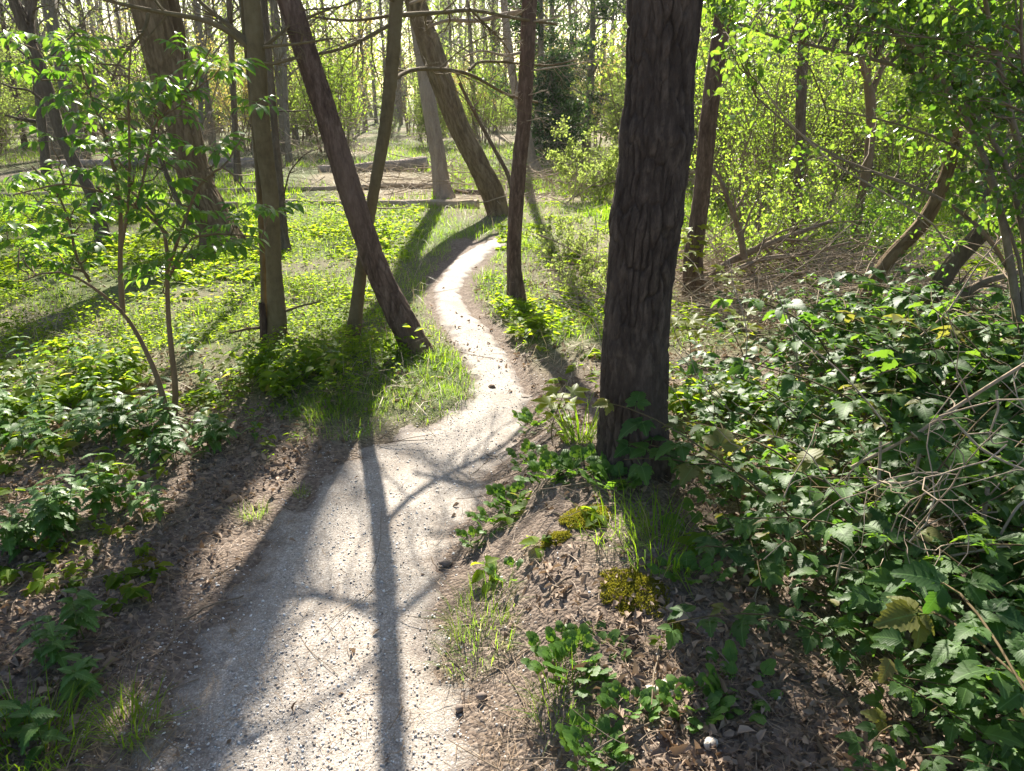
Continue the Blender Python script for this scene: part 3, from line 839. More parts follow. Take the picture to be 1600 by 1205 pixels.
# 12 small forked tree on the right
T12 = tree('fork', 'hawthorn_tree', 'small slender tree forking into a narrow V, standing in the sunlit thicket on the right', (1335, 388),
           [(1335, 387, 18), (1341, 335, 14), (1347, 300, 13), (1357, 250, 13.5), (1361, 200, 14), (1360, 150, 16), (1352, 115, 10), (1346, 95, 9), (1336, 50, 9), (1320, 15, 9)],
           'elder_stem', 'smooth', 4.5, .02, n=32, dl=.03, flare=.2, seed=43, limbs=8)
branch_part(T12[0], T12[1], [([(1361, 150), (1370, 122), (1380, 103), (1396, 76), (1420, 40), (1440, -10)], 10, 5, 0, .2), ([(1355, 112), (1338, 108), (1326, 102)], 5, 2, 0, -.1),
                             ([(1358, 140), (1358, 100), (1362, 60), (1360, 20)], 5, 3, .05, .1)], 'elder_stem', 5, 3, seed=14)
# 13, 14 leaning stems on the right
b13 = ground(1345, 505)
T13 = tree('incl', 'willow_tree', 'brown trunk slanting up to the right from a broken stump among the brambles', (1345, 505),
           [(1347, 500, 26), (1356, 455, 22), (1390, 403, 21), (1442, 350, 22), (1465, 309, 20), (1482, 265, 19), (1502, 166, 18), (1512, 80, 17), (1520, 0, 17)],
           'willow_bark', 'ridge', 6, .04, n=44, dl=.02, flare=.15, seed=47, limbs=7, limb_from=3)
T14 = tree('incl2', 'willow_tree', 'grey trunk slanting steeply to the right edge above the brambles', (1425, 520),
           [(1428, 515, 30), (1447, 480, 27), (1470, 440, 26), (1498, 400, 26), (1545, 352, 27), (1600, 308, 26), (1680, 240, 25)], 'grey_bark', 'ridge', 5, .05, n=44, dl=.02, flare=.1, seed=51, limbs=6, limb_from=3)
T15 = tree('farright', 'birch_tree', 'dark trunk showing through the leaves between the big pine and the forked tree', (1238, 415),
           [(1238, 415, 18), (1243, 330, 15), (1250, 240, 15), (1251, 160, 16), (1256, 60, 16), (1262, 0, 17)], 'grey_bark', 'ridge', 7, .04, n=36, dl=.04, seed=55, limbs=9)
T16 = tree('midfar', 'poplar_tree', 'pale trunk flaring at its foot, half hidden behind the slender reddish pine', (836, 272),
           [(836, 271, 26), (832, 255, 15), (822, 200, 13), (806, 150, 12), (798, 100, 12), (790, 30, 11)], 'pale_bark', 'ridge', 12, .05, n=30, dl=.06, seed=59, limbs=9, fl_h=.35)
T17 = tree('thinfar', 'birch_tree', 'thin grey trunk in the clearing between the massive left trunk and the smooth trunk', (372, 285),
           [(372, 284, 12), (370, 240, 9.5), (366, 180, 9), (363, 100, 9), (358, 0, 9)], 'grey_bark', 'ridge', 10, .03, n=20, dl=.08, seed=61, limbs=9)

# ================================================================== LOGS AND BRUSH IN THE CLEARING
def log_thing(name, label, a, b, w, mat, Ya=None, Yb=None, seed=0, n=20, ends=True):
    """a fallen trunk from photo point a to b; w = thickness in photo px"""
    A, B = ground(*a), ground(*b)
    dA, dB = to_px(A)[2], to_px(B)[2]
    ra, rb = w[0] * dA / FPX / 2, w[1] * dB / FPX / 2
    L = np.linalg.norm(B - A); k = max(8, int(L / 0.35))
    t = np.linspace(0, 1, k)[:, None]
    C = A + (B - A) * t
    C[:, 2] = H(C[:, 0], C[:, 1], False) * .5 + .5 * (A[2] + (B[2] - A[2]) * t[:, 0]) + (ra + (rb - ra) * t[:, 0]) * .8
    C[:, 2] += .16 * (fbm(C[:, 0] * .6, C[:, 1] * .8, seed=seed) - .5); C[:, 1] += .7 * (fbm(C[:, 0] * .35 + seed, C[:, 0] * 0, seed=seed + 7, octv=3) - .5)
    rr = (ra + (rb - ra) * t[:, 0]) * (1 + .7 * (fbm(C[:, 0] * 1.1, C[:, 1], seed=seed + 1) - .5))
    root = thing(name, label, 'log', C[0])
    V, q = tubes((C - C[0])[None], rr[None], n)
    nn = unit(V - np.repeat(C - C[0], n, 0))
    V = V + nn * ((fbm(V[:, 0] * 5, V[:, 1] * 9, V[:, 2] * 9, seed=seed + 2) - .5) * .6 * np.repeat(rr, n))[:, None]
    link('trunk', make_mesh('trunk', V, [q], M[mat]), root)
    if ends:
        for e in (0, k - 1):
            ring = V[e * n:(e + 1) * n]; c = ring.mean(0)
            d = unit((C[0] - C[1]) if e == 0 else (C[-1] - C[-2])) * .01
            Vc = np.vstack([[c + d], ring + d * .6])
            f = [(0, 1 + i, 1 + (i + 1) % n) for i in range(n)]
            link('cut_end', make_mesh('cut_end', Vc, [np.array(f)], M['cut_wood']), root)
    return root
log_thing('fallen_log', 'thick rough fallen trunk lying across the back of the clearing, torn at its right end', (500, 268), (668, 266), (12, 20), 'pale_bark', seed=3)
log_thing('fallen_log', 'grey fallen trunk stretching away left behind the smooth double trunk at the wood edge', (90, 262), (440, 262), (13, 18), 'pale_bark', seed=4)
log_thing('fallen_log', 'long thin pale log across the clearing, the farther of the two long ones', (-60, 312), (690, 294), (9, 8), 'dead_wood', seed=5, n=10)
log_thing('fallen_log', 'long pale log across the clearing, the nearer of the two long ones', (-80, 334), (372, 330), (14, 12), 'dead_wood', seed=6, n=14)
log_thing('fallen_log', 'sawn end piece of pale log lying left of the leaning ridged trunk', (440, 320), (746, 326), (10, 15), 'dead_wood', seed=8, n=14)
log_thing('fallen_log', 'short dark log beside the foot of the pale trunk', (704, 300), (752, 302), (8, 9), 'grey_bark', seed=9, n=12)

def stick_heap(name, label, center, n, spread, L, r, mat, seed, flat_=0.35, hgt=.4, dirbias=None, knd='stuff'):
    g = np.random.default_rng(seed)
    c = np.asarray(center)
    p = c + g.normal(0, 1, (n, 3)) * np.array(spread)
    p[:, 2] = H(p[:, 0], p[:, 1], False) + np.abs(g.normal(0, hgt * .5, n)) + .01
    d = rand_dir(n, g) * np.array([1, 1, flat_])
    if dirbias is not None: d = d * .6 + np.asarray(dirbias) * np.where(g.random((n, 1)) < .7, 1, -.3)
    d = unit(d)
    ln = L * g.uniform(.35, 1.2, n)
    k = 6
    P = np.zeros((n, k, 3)); P[:, 0] = p - d * ln[:, None] * .5; cur = d
    for j in range(1, k):
        cur = unit(cur + rand_dir(n, g) * .16)
        P[:, j] = P[:, j - 1] + cur * (ln / (k - 1))[:, None]
    fl = H(P[..., 0].ravel(), P[..., 1].ravel(), False).reshape(n, k) + .004
    P[..., 2] = np.maximum(P[..., 2], fl)
    R0 = r * g.uniform(.3, 1.3, n)
    V, q = tubes(P, R0[:, None] * np.linspace(1, .35, k)[None], 4)
    o = link(name, make_mesh(name, V, [q], M[mat]))
    if knd: kind(o, knd, label)
    return P, R0
stick_heap('brushwood', 'tangle of thin dead branches on the ground at the wood edge', ground(250, 255), 420, (5.5, 1.4, .1), 1.6, .010, 'dead_wood', 1, hgt=1.2, flat_=.8)
stick_heap('brushwood', 'heap of bleached sticks in the clearing right of the slender pine', ground(900, 290), 500, (1.9, 1.6, .1), 1.3, .010, 'dead_wood', 2, hgt=.35)
stick_heap('brushwood', 'dry twigs around the foot of the pale trunk and logs', ground(690, 300), 130, (1.4, .8, .1), 1.0, .006, 'dead_wood', 3, hgt=.5)
stick_heap('brushwood', 'pile of brown dead branches under the sunlit thicket', ground(1230, 440), 420, (.75, .45, .1), 1.3, .0065, 'dead_wood', 4, hgt=.28, dirbias=(.8, .1, .3))
stick_heap('brushwood', 'fine dry stalks and sticks lying between the brambles and the fallen branches', ground(1220, 490), 900, (.75, .5, .1), .75, .0032, 'dead_wood', 5, hgt=.22)
# fallen boughs rising to the right out of the pile
def bough(label, pts, w0, w1, Y, dy, seed):
    B = poly([on_plane(a, b, Y + dy * i / (len(pts) - 1)) for i, (a, b) in enumerate(pts)], 16)
    dep = np.array([to_px(b)[2] for b in B]); rr = np.linspace(w0, w1, 16) * dep / FPX / 2
    root = thing('fallen_branch', label, 'branch', B[0])
    V, q = tubes((B - B[0])[None], rr[None], 9)
    link('bough', make_mesh('bough', V, [q], M['twig']), root)
    g = np.random.default_rng(seed)
    tw, _, _ = quick_twigs((B - B[0])[None], rr[None], 9, 4, 5, .45, .5, 38, 0, .15, (5, 3), .12, g, .5)
    V, F, A = merge(tw); o = link('twig', make_mesh('twig', V, F, M['twig']), root); o['kind'] = 'stuff'
bough('long brown dead branch rising right from behind the half-hidden trunk, uppermost of the fan', [(1090, 452), (1140, 408), (1190, 385), (1240, 366), (1300, 345)], 15, 5, 6.4, .5, 1)
bough('brown dead branch in the fan right of the half-hidden trunk, bent in its middle', [(1096, 460), (1150, 420), (1200, 402), (1262, 398), (1330, 378)], 10, 4, 6.2, .3, 2)
bough('thin dead branch lowest in the fan, running flat towards the forked tree', [(1110, 466), (1170, 440), (1230, 428), (1300, 424)], 8, 3, 6.0, .2, 3)
bough('upright grey dead branch with a kink, leaning in the fan of fallen branches', [(1163, 405), (1156, 360), (1140, 320), (1126, 280), (1110, 262)], 11, 5, 6.5, .2, 4)
bough('bare slanting branch lying against the grey slanting trunk near the right edge', [(1466, 500), (1502, 462), (1536, 440), (1590, 425)], 17, 8, 4.9, .1, 5)

# ================================================================== THE WOOD BEHIND
LANDMARKS = [('the left edge', 0), ('the crooked trunk', 95), ('the massive trunk', 275), ('the double trunk', 405), ('the leaning pine', 500), ('the crossing beech', 600), ('the ridged trunk', 700), ('the reddish pine', 817), ('the big pine', 1030), ('the forked tree', 1350), ('the right edge', 1600)]
def far_tree(seed, h, r, lean, nl, low, leaves, lmat, bm='far_bark'):
    g = np.random.default_rng(seed)
    k = 14; t = np.linspace(0, 1, k)
    P = np.zeros((1, k, 3)); P[0, :, 2] = t * h - .2
    P[0, :, 0] = lean * t * h + .12 * np.sin(t * 5 + seed); P[0, :, 1] = .1 * np.sin(t * 4 + seed * 2)
    Q = (r * (1 - .75 * t) * (1 + .5 * np.exp(-t * h / .5)))[None]
    tr = tubes(P, Q, 9)
    A1, R1 = spawn(P, Q, nl, low, .97, 58, .22, .4, 6, .08, .1, g)
    A2, R2 = spawn(A1, R1, 5, .2, 1, 48, .5, .55, 5, .02, .13, g)
    A3, R3 = spawn(A2, R2, 3, .2, 1, 45, .6, .6, 4, .02, .15, g)
    ps = [(v, [q], {}) for v, q in (tubes(A1, R1, 5), tubes(A2, np.maximum(R2, .006), 3), tubes(A3, np.maximum(R3, .004), 3))]
    e = A3[:, 1:].reshape(-1, 3)
    i = g.integers(0, len(e), leaves)
    pos = e[i] + g.normal(0, .10, (leaves, 3))
    lc = leaf_cloud(T_diamond(.6), pos, rand_dir(leaves, g), rand_dir(leaves, g), .075 * g.uniform(.6, 1.3, leaves), g)
    root = thing('woodland_tree', 'tree', 'tree', (0, 0, 0))
    link('trunk', make_mesh('trunk', tr[0], [tr[1]], M[bm]), root)
    o = link('limbs', make_mesh('limbs', *merge(ps)[:2], M[bm]), root); o['kind'] = 'stuff'
    o = link('crown', make_mesh('crown', lc[0], lc[1], M[lmat], False, lc[2]), root); o['kind'] = 'stuff'
    return root
protos = [far_tree(201, 15, .13, .03, 22, .14, 1500, 'far_leaf'), far_tree(202, 13, .09, -.05, 24, .10, 1900, 'fresh_leaf'), far_tree(203, 16, .17, .06, 22, .2, 1300, 'far_leaf'),
          far_tree(204, 11, .08, -.09, 26, .08, 900, 'yellow_leaf'), far_tree(205, 14, .10, .0, 24, .12, 1800, 'far_leaf'), far_tree(206, 12, .09, .10, 24, .1, 900, 'far_leaf', 'grey_bark')]
KINDTXT = ['straight grey trunk', 'thin green-leaved trunk', 'stout tall trunk', 'thin yellow-leaved leaning trunk', 'plain upright trunk', 'thin dark leaning trunk']
g = np.random.default_rng(77)
spots = []
def try_spot(x, y, dmin):
    for (a, b, _) in spots:
        if math.hypot(a - x, b - y) < dmin: return False
    return True
n_far = 0; tries = 0
recs = []
while n_far < 104 and tries < 6000:
    tries += 1
    d = 21 + 45 * g.random() ** 1.3
    ang = g.uniform(-.72, .72)
    x, y = d * ang * 1.02, d
    if ang > .12 and d > 44: continue
    if not try_spot(x, y, 1.3): continue
    if -1.5 < x < 2.6 and y < 27: continue
    spots.append((x, y, 0)); n_far += 1
    recs.append((x, y, int(g.integers(0, 6)), g.uniform(0, 6.28), g.uniform(.8, 1.15)))
# several nearer ones of the right-hand thicket and the left
for (x, y, k) in [(7.6, 12.5, 4), (9.0, 16, 0), (6.0, 17.5, 1), (10.8, 13.2, 5), (4.9, 20.0, 5), (11.5, 19, 2), (-9.5, 16.2, 5), (-12.4, 19.0, 4), (-7.6, 19.4, 3), (-5.6, 20.3, 1), (-14, 20.4, 0)]:
    recs.append((x, y, k, g.uniform(0, 6.28), g.uniform(.8, 1.05)))
used = [False] * 6
info = []
for (x, y, k, rz, sc) in recs:
    z = hz(x, y) - .05
    if not used[k]:
        o = protos[k]; o.location = (x, y, z); o.rotation_euler = (0, 0, rz); o.scale = (sc,) * 3; used[k] = True
    else:
        o = copy_thing(protos[k], (x, y, z), rz, sc)
    sx = to_px((x, y, 2.5))[0]
    i = max([j for j in range(len(LANDMARKS)) if LANDMARKS[j][1] <= sx] or [0])
    info.append((i, y > 38, k, sx, o))
info.sort(key=lambda q: (q[0], q[1], q[2], q[3]))
from itertools import groupby
ORD = ['first', 'second', 'third', 'fourth', 'fifth', 'sixth', 'seventh', 'eighth', 'ninth', 'tenth', 'eleventh', 'twelfth', 'thirteenth', 'fourteenth', 'fifteenth', 'sixteenth']
for key, grp in groupby(info, key=lambda q: q[:3]):
    grp = list(grp); i, farr, k = key
    a = LANDMARKS[i][0]
    for j, q in enumerate(grp):
        ordn = '' if len(grp) == 1 else ORD[min(j, 15)] + ' '
        q[4]['label'] = f"{ordn}{KINDTXT[k]} {'far back in' if farr else 'at the edge of'} the wood right of {a}"
        q[4]['category'] = 'tree'; q[4]['group'] = 'trees of the wood behind the clearing'

# far-off mass of trunks and twigs that closes the view
g = np.random.default_rng(5)
n = 300
d = g.uniform(66, 130, n); x = d * g.uniform(-.95, .95, n)
P = np.zeros((n, 5, 3)); hh_ = g.uniform(12, 20, n)
for j in range(5):
    P[:, j, 0] = x + g.normal(0, .35, n) * (j > 0); P[:, j, 1] = d; P[:, j, 2] = -1 + (hh_ + 1) * j / 4
Q = g.uniform(.12, .3, n)[:, None] * np.linspace(1, .4, 5)[None]
A1, R1 = spawn(P, Q, 12, .08, 1, 60, .2, .35, 4, .08, .12, g)
A2, R2 = spawn(A1, R1, 2, .2, 1, 50, .8, .5, 3, .03, .14, g)
V, F, A = merge([(v, [q], {}) for v, q in (tubes(P, Q, 6), tubes(A1, np.maximum(R1, .02), 3), tubes(A2, np.maximum(R2, .012), 3))])
kind(link('distant_wood', make_mesh('distant_wood', V, F, M['far_bark'])), 'stuff', 'far-off mass of bare grey trunks closing the view')
n = 130000
d = g.uniform(60, 125, n); x = d * g.uniform(-.95, .95, n); z = np.abs(g.normal(0, 1, n)) * 6.5
dens = fbm(x * .09, d * .09, z * .2, seed=88)
kp = dens > .42
pos = np.stack([x, d, z], 1)[kp]
V, F, A = leaf_cloud(T_diamond(.7), pos, rand_dir(len(pos), g), rand_dir(len(pos), g), g.uniform(.16, .42, len(pos)), g)
kind(link('distant_foliage', make_mesh('distant_foliage', V, F, M['far_leaf'], False, A)), 'stuff', 'hazy pale green young foliage far back in the wood')

# shrubs: twiggy undergrowth, five kinds, copied
def shrub(seed, h, stems, lean, leaves, lmat, lsz, bm='twig', spread=.35, m1=9, m2=6, name='woodland_shrub', wid=1.0, thin=.012, rough=0):
    g = np.random.default_rng(seed)
    k = 8; t = np.linspace(0, 1, k)
    P = np.zeros((stems, k, 3))
    a = g.uniform(0, 6.28, stems); ln = h * g.uniform(.6, 1.05, stems); sp = lean * g.uniform(.3, 1.2, stems)
    for j in range(k):
        P[:, j, 0] = np.cos(a) * (spread * .4 + sp * ln * t[j] ** 1.4) * wid; P[:, j, 1] = np.sin(a) * (spread * .4 + sp * ln * t[j] ** 1.4)
        P[:, j, 2] = ln * t[j] - .08
    P += np.cumsum(g.normal(0, .018 * h, (stems, k, 3)), 1) * np.array([1, 1, .3])
    Q = (thin * h * g.uniform(.6, 1.2, stems))[:, None] * np.linspace(1, .3, k)[None] * .6
    A1, R1 = spawn(P, Q, m1, .15, 1, 45, .4, .5, 5, .08, .13, g)
    A2, R2 = spawn(A1, R1, m2, .1, 1, 48, .5, .6, 4, .05, .15, g)
    ps = [(v, [q], {}) for v, q in (tubes(P, Q, 6), tubes(A1, np.maximum(R1, .002), 4), tubes(A2, np.maximum(R2, .0015), 3))]
    root = thing(name, 'shrub', 'shrub', (0, 0, 0))
    V, F, A = merge(ps); o = link('stems', make_mesh('stems', V, F, M[bm]), root); o['kind'] = 'stuff'
    if leaves:
        e = np.concatenate([A2[:, 1:].reshape(-1, 3), A1[:, 2:].reshape(-1, 3)])
        i = g.integers(0, len(e), leaves)
        pos = e[i] + g.normal(0, .02 * h, (leaves, 3))
        fw = unit(rand_dir(leaves, g) + np.array([0, 0, -.15])); nm = unit(rand_dir(leaves, g) + np.array([0, 0, .8]))
        lc = leaf_cloud(T_oval(.62) if lsz > .026 and leaves < 2000 else T_diamond(.62), pos, fw, nm, lsz * g.uniform(.55, 1.25, leaves), g)
        o = link('foliage', make_mesh('foliage', lc[0], lc[1], M[lmat], False, lc[2]), root); o['kind'] = 'stuff'
    return root
sp_ = [shrub(301, 3.2, 9, .35, 0, None, 0), shrub(302, 3.0, 10, .3, 2600, 'fresh_leaf', .07), shrub(303, 3.6, 8, .35, 1900, 'yellow_leaf', .075),
       shrub(304, 2.4, 12, .4, 3200, 'far_leaf', .07), shrub(305, 1.5, 14, .5, 400, 'fresh_leaf', .05)]
STXT = ['bare twiggy shrub', 'bright green shrub', 'tall yellow-leaved shrub', 'bushy pale shrub', 'low twig tangle']
g = np.random.default_rng(78)
recs = []
for i in range(165):
    for _ in range(40):
        d = 18 + 30 * g.random(); ang = g.uniform(-.75, .75)
        if ang > .1: d = 13 + 24 * g.random()
        x, y = d * ang, d
        if -1.5 < x < 2.2 and y < 25: continue
        if ang < .1 and d < 23 and ang > -.35: continue
        break
    if ang < -.1: k = g.choice([0, 0, 0, 1, 1, 2, 3, 3, 4])
    elif ang < .1: k = g.choice([0, 0, 1, 2, 3, 3])
    else: k = g.choice([0, 1, 1, 1, 3, 3, 4])
    recs.append((x, y, int(k), g.uniform(0, 6.28), g.uniform(.75, 1.35)))
used = [False] * 5; info = []
for (x, y, k, rz, sc) in recs:
    z = hz(x, y)
    if not used[k]:
        o = sp_[k]; o.location = (x, y, z); o.rotation_euler = (0, 0, rz); o.scale = (sc,) * 3; used[k] = True
    else: o = copy_thing(sp_[k], (x, y, z), rz, sc)
    sx = to_px((x, y, 1.0))[0]
    i = max([j for j in range(len(LANDMARKS)) if LANDMARKS[j][1] <= sx] or [0])
    info.append((i, y > 28, k, sx, o))
info.sort(key=lambda q: (q[0], q[1], q[2], q[3]))
for key, grp in groupby(info, key=lambda q: q[:3]):
    grp = list(grp); i, farr, k = key
    for j, q in enumerate(grp):
        ordn = '' if len(grp) == 1 else ORD[min(j, 15)] + ' '
        q[4]['label'] = f"{ordn}{STXT[k]} {'deeper in' if farr else 'in front of'} the wood right of {LANDMARKS[i][0]}"
        q[4]['category'] = 'shrub'; q[4]['group'] = 'undergrowth shrubs of the wood'

# two dark evergreens
def evergreen(label, px, py, Y, h, wd_, n, seed):
    g = np.random.default_rng(seed)
    c = on_plane(px, py, Y); c[2] = hz(c[0], c[1])
    root = thing('evergreen_tree', label, 'tree', c)
    P = np.zeros((1, 10, 3)); P[0, :, 2] = np.linspace(-.1, h, 10); P[0, :, 0] = .1 * np.sin(np.linspace(0, 4, 10))
    Q = np.linspace(.14, .02, 10)[None]
    v, q = tubes(P, Q, 8); link('trunk', make_mesh('trunk', v, [q], M['far_bark']), root)
    A1, R1 = spawn(P, Q, 70, .04, .98, 80, .32 * wd_, .3, 6, -.03, .08, g)
    A2, R2 = spawn(A1, R1, 8, .2, 1, 45, .4, .6, 4, -.05, .12, g)
    V, F, A = merge([(v_, [q_], {}) for v_, q_ in (tubes(A1, R1, 4), tubes(A2, np.maximum(R2, .004), 3))])
    o = link('limbs', make_mesh('limbs', V, F, M['far_bark']), root); o['kind'] = 'stuff'
    e = A2[:, 1:].reshape(-1, 3); i = g.integers(0, len(e), n)
    pos = e[i] + g.normal(0, .06, (n, 3))
    lc = leaf_cloud(T_diamond(.5), pos, unit(rand_dir(n, g) + np.array([0, 0, -.6])), rand_dir(n, g), .085 * g.uniform(.6, 1.3, n), g)
    o = link('crown', make_mesh('crown', lc[0], lc[1], M['evergreen_leaf'], False, lc[2]), root); o['kind'] = 'stuff'
evergreen('dark bushy evergreen standing behind the slender reddish pine', 838, 240, 23, 6.5, .75, 15000, 1)
evergreen('dark evergreen just left of the big pine, behind the bright green bush', 915, 240, 25, 7.5, .8, 15000, 2)
evergreen('smaller dark green bush low behind the pale flared trunk', 862, 240, 20.5, 2.6, 1.0, 7000, 3)

# sunlit thicket right of the path
def put_shrub(label, px, py, root, sc=1, rz=0, group=None):
    c = ground(px, py); root.location = c; root.scale = (sc,) * 3; root.rotation_euler = (0, 0, rz); root['label'] = label; root['category'] = 'shrub'
    if group: root['group'] = group
put_shrub('low loose young shrub among the dead branches just right of the half-hidden trunk', 1150, 436, shrub(411, .9, 11, .5, 1500, 'fresh_leaf', .034, m1=8, m2=4, name='leafy_shrub', thin=.006), 1)
put_shrub('low loose young shrub in the middle of the dead branch pile', 1225, 424, shrub(412, 1.1, 10, .45, 1700, 'fresh_leaf', .034, m1=8, m2=4, name='leafy_shrub', thin=.006), 1)
put_shrub('low leafy shrub at the foot of the forked tree', 1318, 408, shrub(413, .95, 11, .5, 1700, 'hawthorn_leaf', .034, m1=8, m2=4, name='leafy_shrub', thin=.006), 1)
put_shrub('small leafy shrub between the two slanting trunks', 1420, 440, shrub(414, .9, 10, .5, 1500, 'hawthorn_leaf', .036, m1=8, m2=4, name='leafy_shrub', thin=.006), 1)
put_shrub('bright green airy bush between the slender pine and the big pine', 925, 312, shrub(401, 1.15, 12, .6, 4500, 'far_leaf', .05, m1=10, name='leafy_shrub', wid=1.2), 1)
put_shrub('low pale-leaved bush at the grass edge left of the big pine', 885, 400, shrub(402, .42, 16, .9, 1500, 'far_leaf', .030, m1=8, m2=4, name='leafy_shrub'), 1)
put_shrub('bush of tiny young leaves close behind the big pine on its left', 930, 470, shrub(403, .45, 14, .8, 1700, 'far_leaf', .028, m1=8, m2=4, name='leafy_shrub'), 1)
put_shrub('tall yellow-green twiggy shrub lit from behind, just right of the half-hidden trunk', 1180, 372, shrub(404, 2.6, 14, .33, 6000, 'fresh_leaf', .038, m1=12, m2=6, name='leafy_shrub', wid=1.3, thin=.008), 1)
put_shrub('yellow-green twiggy shrub in the middle of the sunlit thicket left of the forked tree', 1258, 352, shrub(405, 2.6, 14, .33, 6000, 'fresh_leaf', .038, m1=12, m2=6, name='leafy_shrub', wid=1.3, thin=.008), 1)
put_shrub('loose sunlit shrub right behind the forked tree', 1420, 335, shrub(406, 2.5, 12, .35, 6500, 'fresh_leaf', .042, m1=10, m2=6, name='leafy_shrub', thin=.008), 1)
put_shrub('sunlit shrub near the right edge behind the slanting trunks', 1560, 350, shrub(407, 2.6, 12, .35, 7000, 'hawthorn_leaf', .045, m1=10, m2=6, name='leafy_shrub', thin=.008), 1)
put_shrub('yellow-green bush deep in the thicket behind the half-hidden trunk', 1110, 310, shrub(408, 3.0, 12, .35, 6000, 'fresh_leaf', .05, m1=10, m2=6, name='leafy_shrub', thin=.008), 1)

# ================================================================== GROUND COVER (what nobody could count)
def leftd(x, y): return pcx(np.minimum(y, 9.5)) - phw(np.minimum(y, 9.5)) - x
def rightd(x, y): return x - pcx(np.minimum(y, 9.5)) - phw(np.minimum(y, 9.5))
def in_view(x, y, m=.12): return np.abs(x) < (.667 + m) * (y * CP + CAM_Z * SP)
def scatter(n, ya, yb, dens, g, power=1.0):
    """n candidate points over the view's ground between two distances, kept by density"""
    y = ya + (yb - ya) * g.random(n) ** power
    x = (g.random(n) * 2 - 1) * 1.1 * (y * CP + CAM_Z * SP)
    k = g.random(n) < dens(x, y)
    return x[k], y[k]
def onground(x, y, dz=0.0): return np.stack([x, y, H(x, y) + dz], 1)

g = np.random.default_rng(600)
# --- grit of broken shells on and beside the path
m, nt = new_mat('shell_bits'); r = attr(nt, 'rnd')
finish(m, nt, ramp(nt, r, [(0, (.14, .115, .095)), (.12, (.28, .24, .205)), (.6, (.42, .385, .345)), (.85, (.62, .59, .545)), (1, (.78, .76, .72))]), .6, .35)
M['shell'] = m
def T_chip(seed):
    q = np.random.default_rng(seed); k = 6
    a = np.sort(q.uniform(0, 6.28, k)); rr = q.uniform(.3, .55, k)
    top = np.stack([np.cos(a) * rr * .7, np.sin(a) * rr * .7, np.full(k, .09) + q.uniform(-.03, .03, k)], 1)
    bot = np.stack([np.cos(a) * rr, np.sin(a) * rr, np.full(k, -.12)], 1)
    V = np.vstack([top, bot, [[0, 0, .12]]]); i = np.arange(k)
    return V, [np.stack([i, (i + 1) % k, np.full(k, 2 * k)], 1), np.stack([i + k, (i + 1) % k + k, (i + 1) % k, i], 1)]
parts = []
for s in range(4):
    x, y = scatter(28000, 1.25, 5.5, lambda x, y: np.where(path_d(x, y) < 1.0, .42, np.where(path_d(x, y) < 1.6, .16 + .25 * (fbm(x * 4, y * 4, seed=91) > .55), np.where(path_d(x, y) < 2.2, .05, .008))), g, 1.9)
    sz = .0045 + .010 * g.random(len(x)) ** 3.2 + .0015 * y / 3
    nm = unit(rand_dir(len(x), g) * .5 + np.array([0, 0, 1])); fw = rand_dir(len(x), g) * np.array([1, 1, .2])
    dz = np.where(path_d(x, y) < 1.05, .013, .003)
    parts.append(leaf_cloud(T_chip(s), onground(x, y, dz * (1 - sstep(.6, 1.05, path_d(x, y))) + .001), fw, nm, sz, g))
V, F, A = merge(parts)
kind(link('gravel', make_mesh('gravel', V, F, M['shell'], False, A)), 'stuff', 'bits of broken shell and grit strewn over the path')

# --- dead leaves
def litter_dens(x, y):
    l, r = leftd(x, y), rightd(x, y)
    n = fbm(x * 2.2, y * 2.2, seed=95, octv=3)
    d = np.where(l > 0, sstep(.05, .4, l) * (1 - .8 * sstep(3.6, 5.0, y)) * .9, 0)
    d = np.where(r > 0, sstep(.12, .5, r) * .55, d)
    d = d + np.where((r > .5) & (y > 3.8) & (y < 7), .5, 0)
    d = d + np.where((y > 4.6) & (y < 6.2) & (np.abs(l) < .5), .25, 0) + np.where((r > 0) & (r < 1.6) & (y > 3.2) & (y < 6.8), .35, 0)
    return d * (.25 + 1.3 * sstep(.35, .6, n)) + np.where((l < 0) & (r < 0), .010, 0)
x, y = scatter(62000, 1.25, 8, litter_dens, g, 1.35)
n = len(x)
lt = T_oval(.55, .26, .5)
fw = unit(rand_dir(n, g) * np.array([1, 1, .4])); nm = unit(rand_dir(n, g) * .9 + np.array([0, 0, .7]))
V, F, A = leaf_cloud(lt, onground(x, y, .008) + np.stack([0 * x, 0 * x, np.abs(g.normal(0, .008, n))], 1), fw, nm, .012 + .026 * g.random(n) ** 2 + .03 * g.random(n) ** 12, g)
kind(link('leaf_litter', make_mesh('leaf_litter', V, F, M['litter_leaf'], True, A)), 'stuff', 'dry brown and grey dead leaves covering the soil')
# --- fallen needles and stalk bits
def needle_dens(x, y):
    pd = path_d(x, y); n = fbm(x * 3, y * 3, seed=97, octv=3)
    l, r = leftd(x, y), rightd(x, y)
    return np.where(pd < .8, .03 + .16 * sstep(.5, .66, n), np.where(l > -.08, .55 * (1 - sstep(3.8, 5.0, y)), .75 * sstep(-.1, .05, r))) * (.35 + sstep(.35, .6, n))
x, y = scatter(58000, 1.25, 6.5, needle_dens, g, 1.5)
n = len(x); k = 3
d = unit(rand_dir(n, g) * np.array([1, 1, .12])); ln = g.uniform(.025, .085, n)
P = np.zeros((n, 3, 3)); c = onground(x, y, .006 + .010 * g.random(n) + .010 * (1 - sstep(.7, 1.1, path_d(x, y)))); P[:, 1] = c
bend = rand_dir(n, g) * np.array([1, 1, .3]) * (.12 * ln)[:, None]
P[:, 0] = c - d * ln[:, None] / 2 + bend; P[:, 2] = c + d * ln[:, None] / 2 + bend
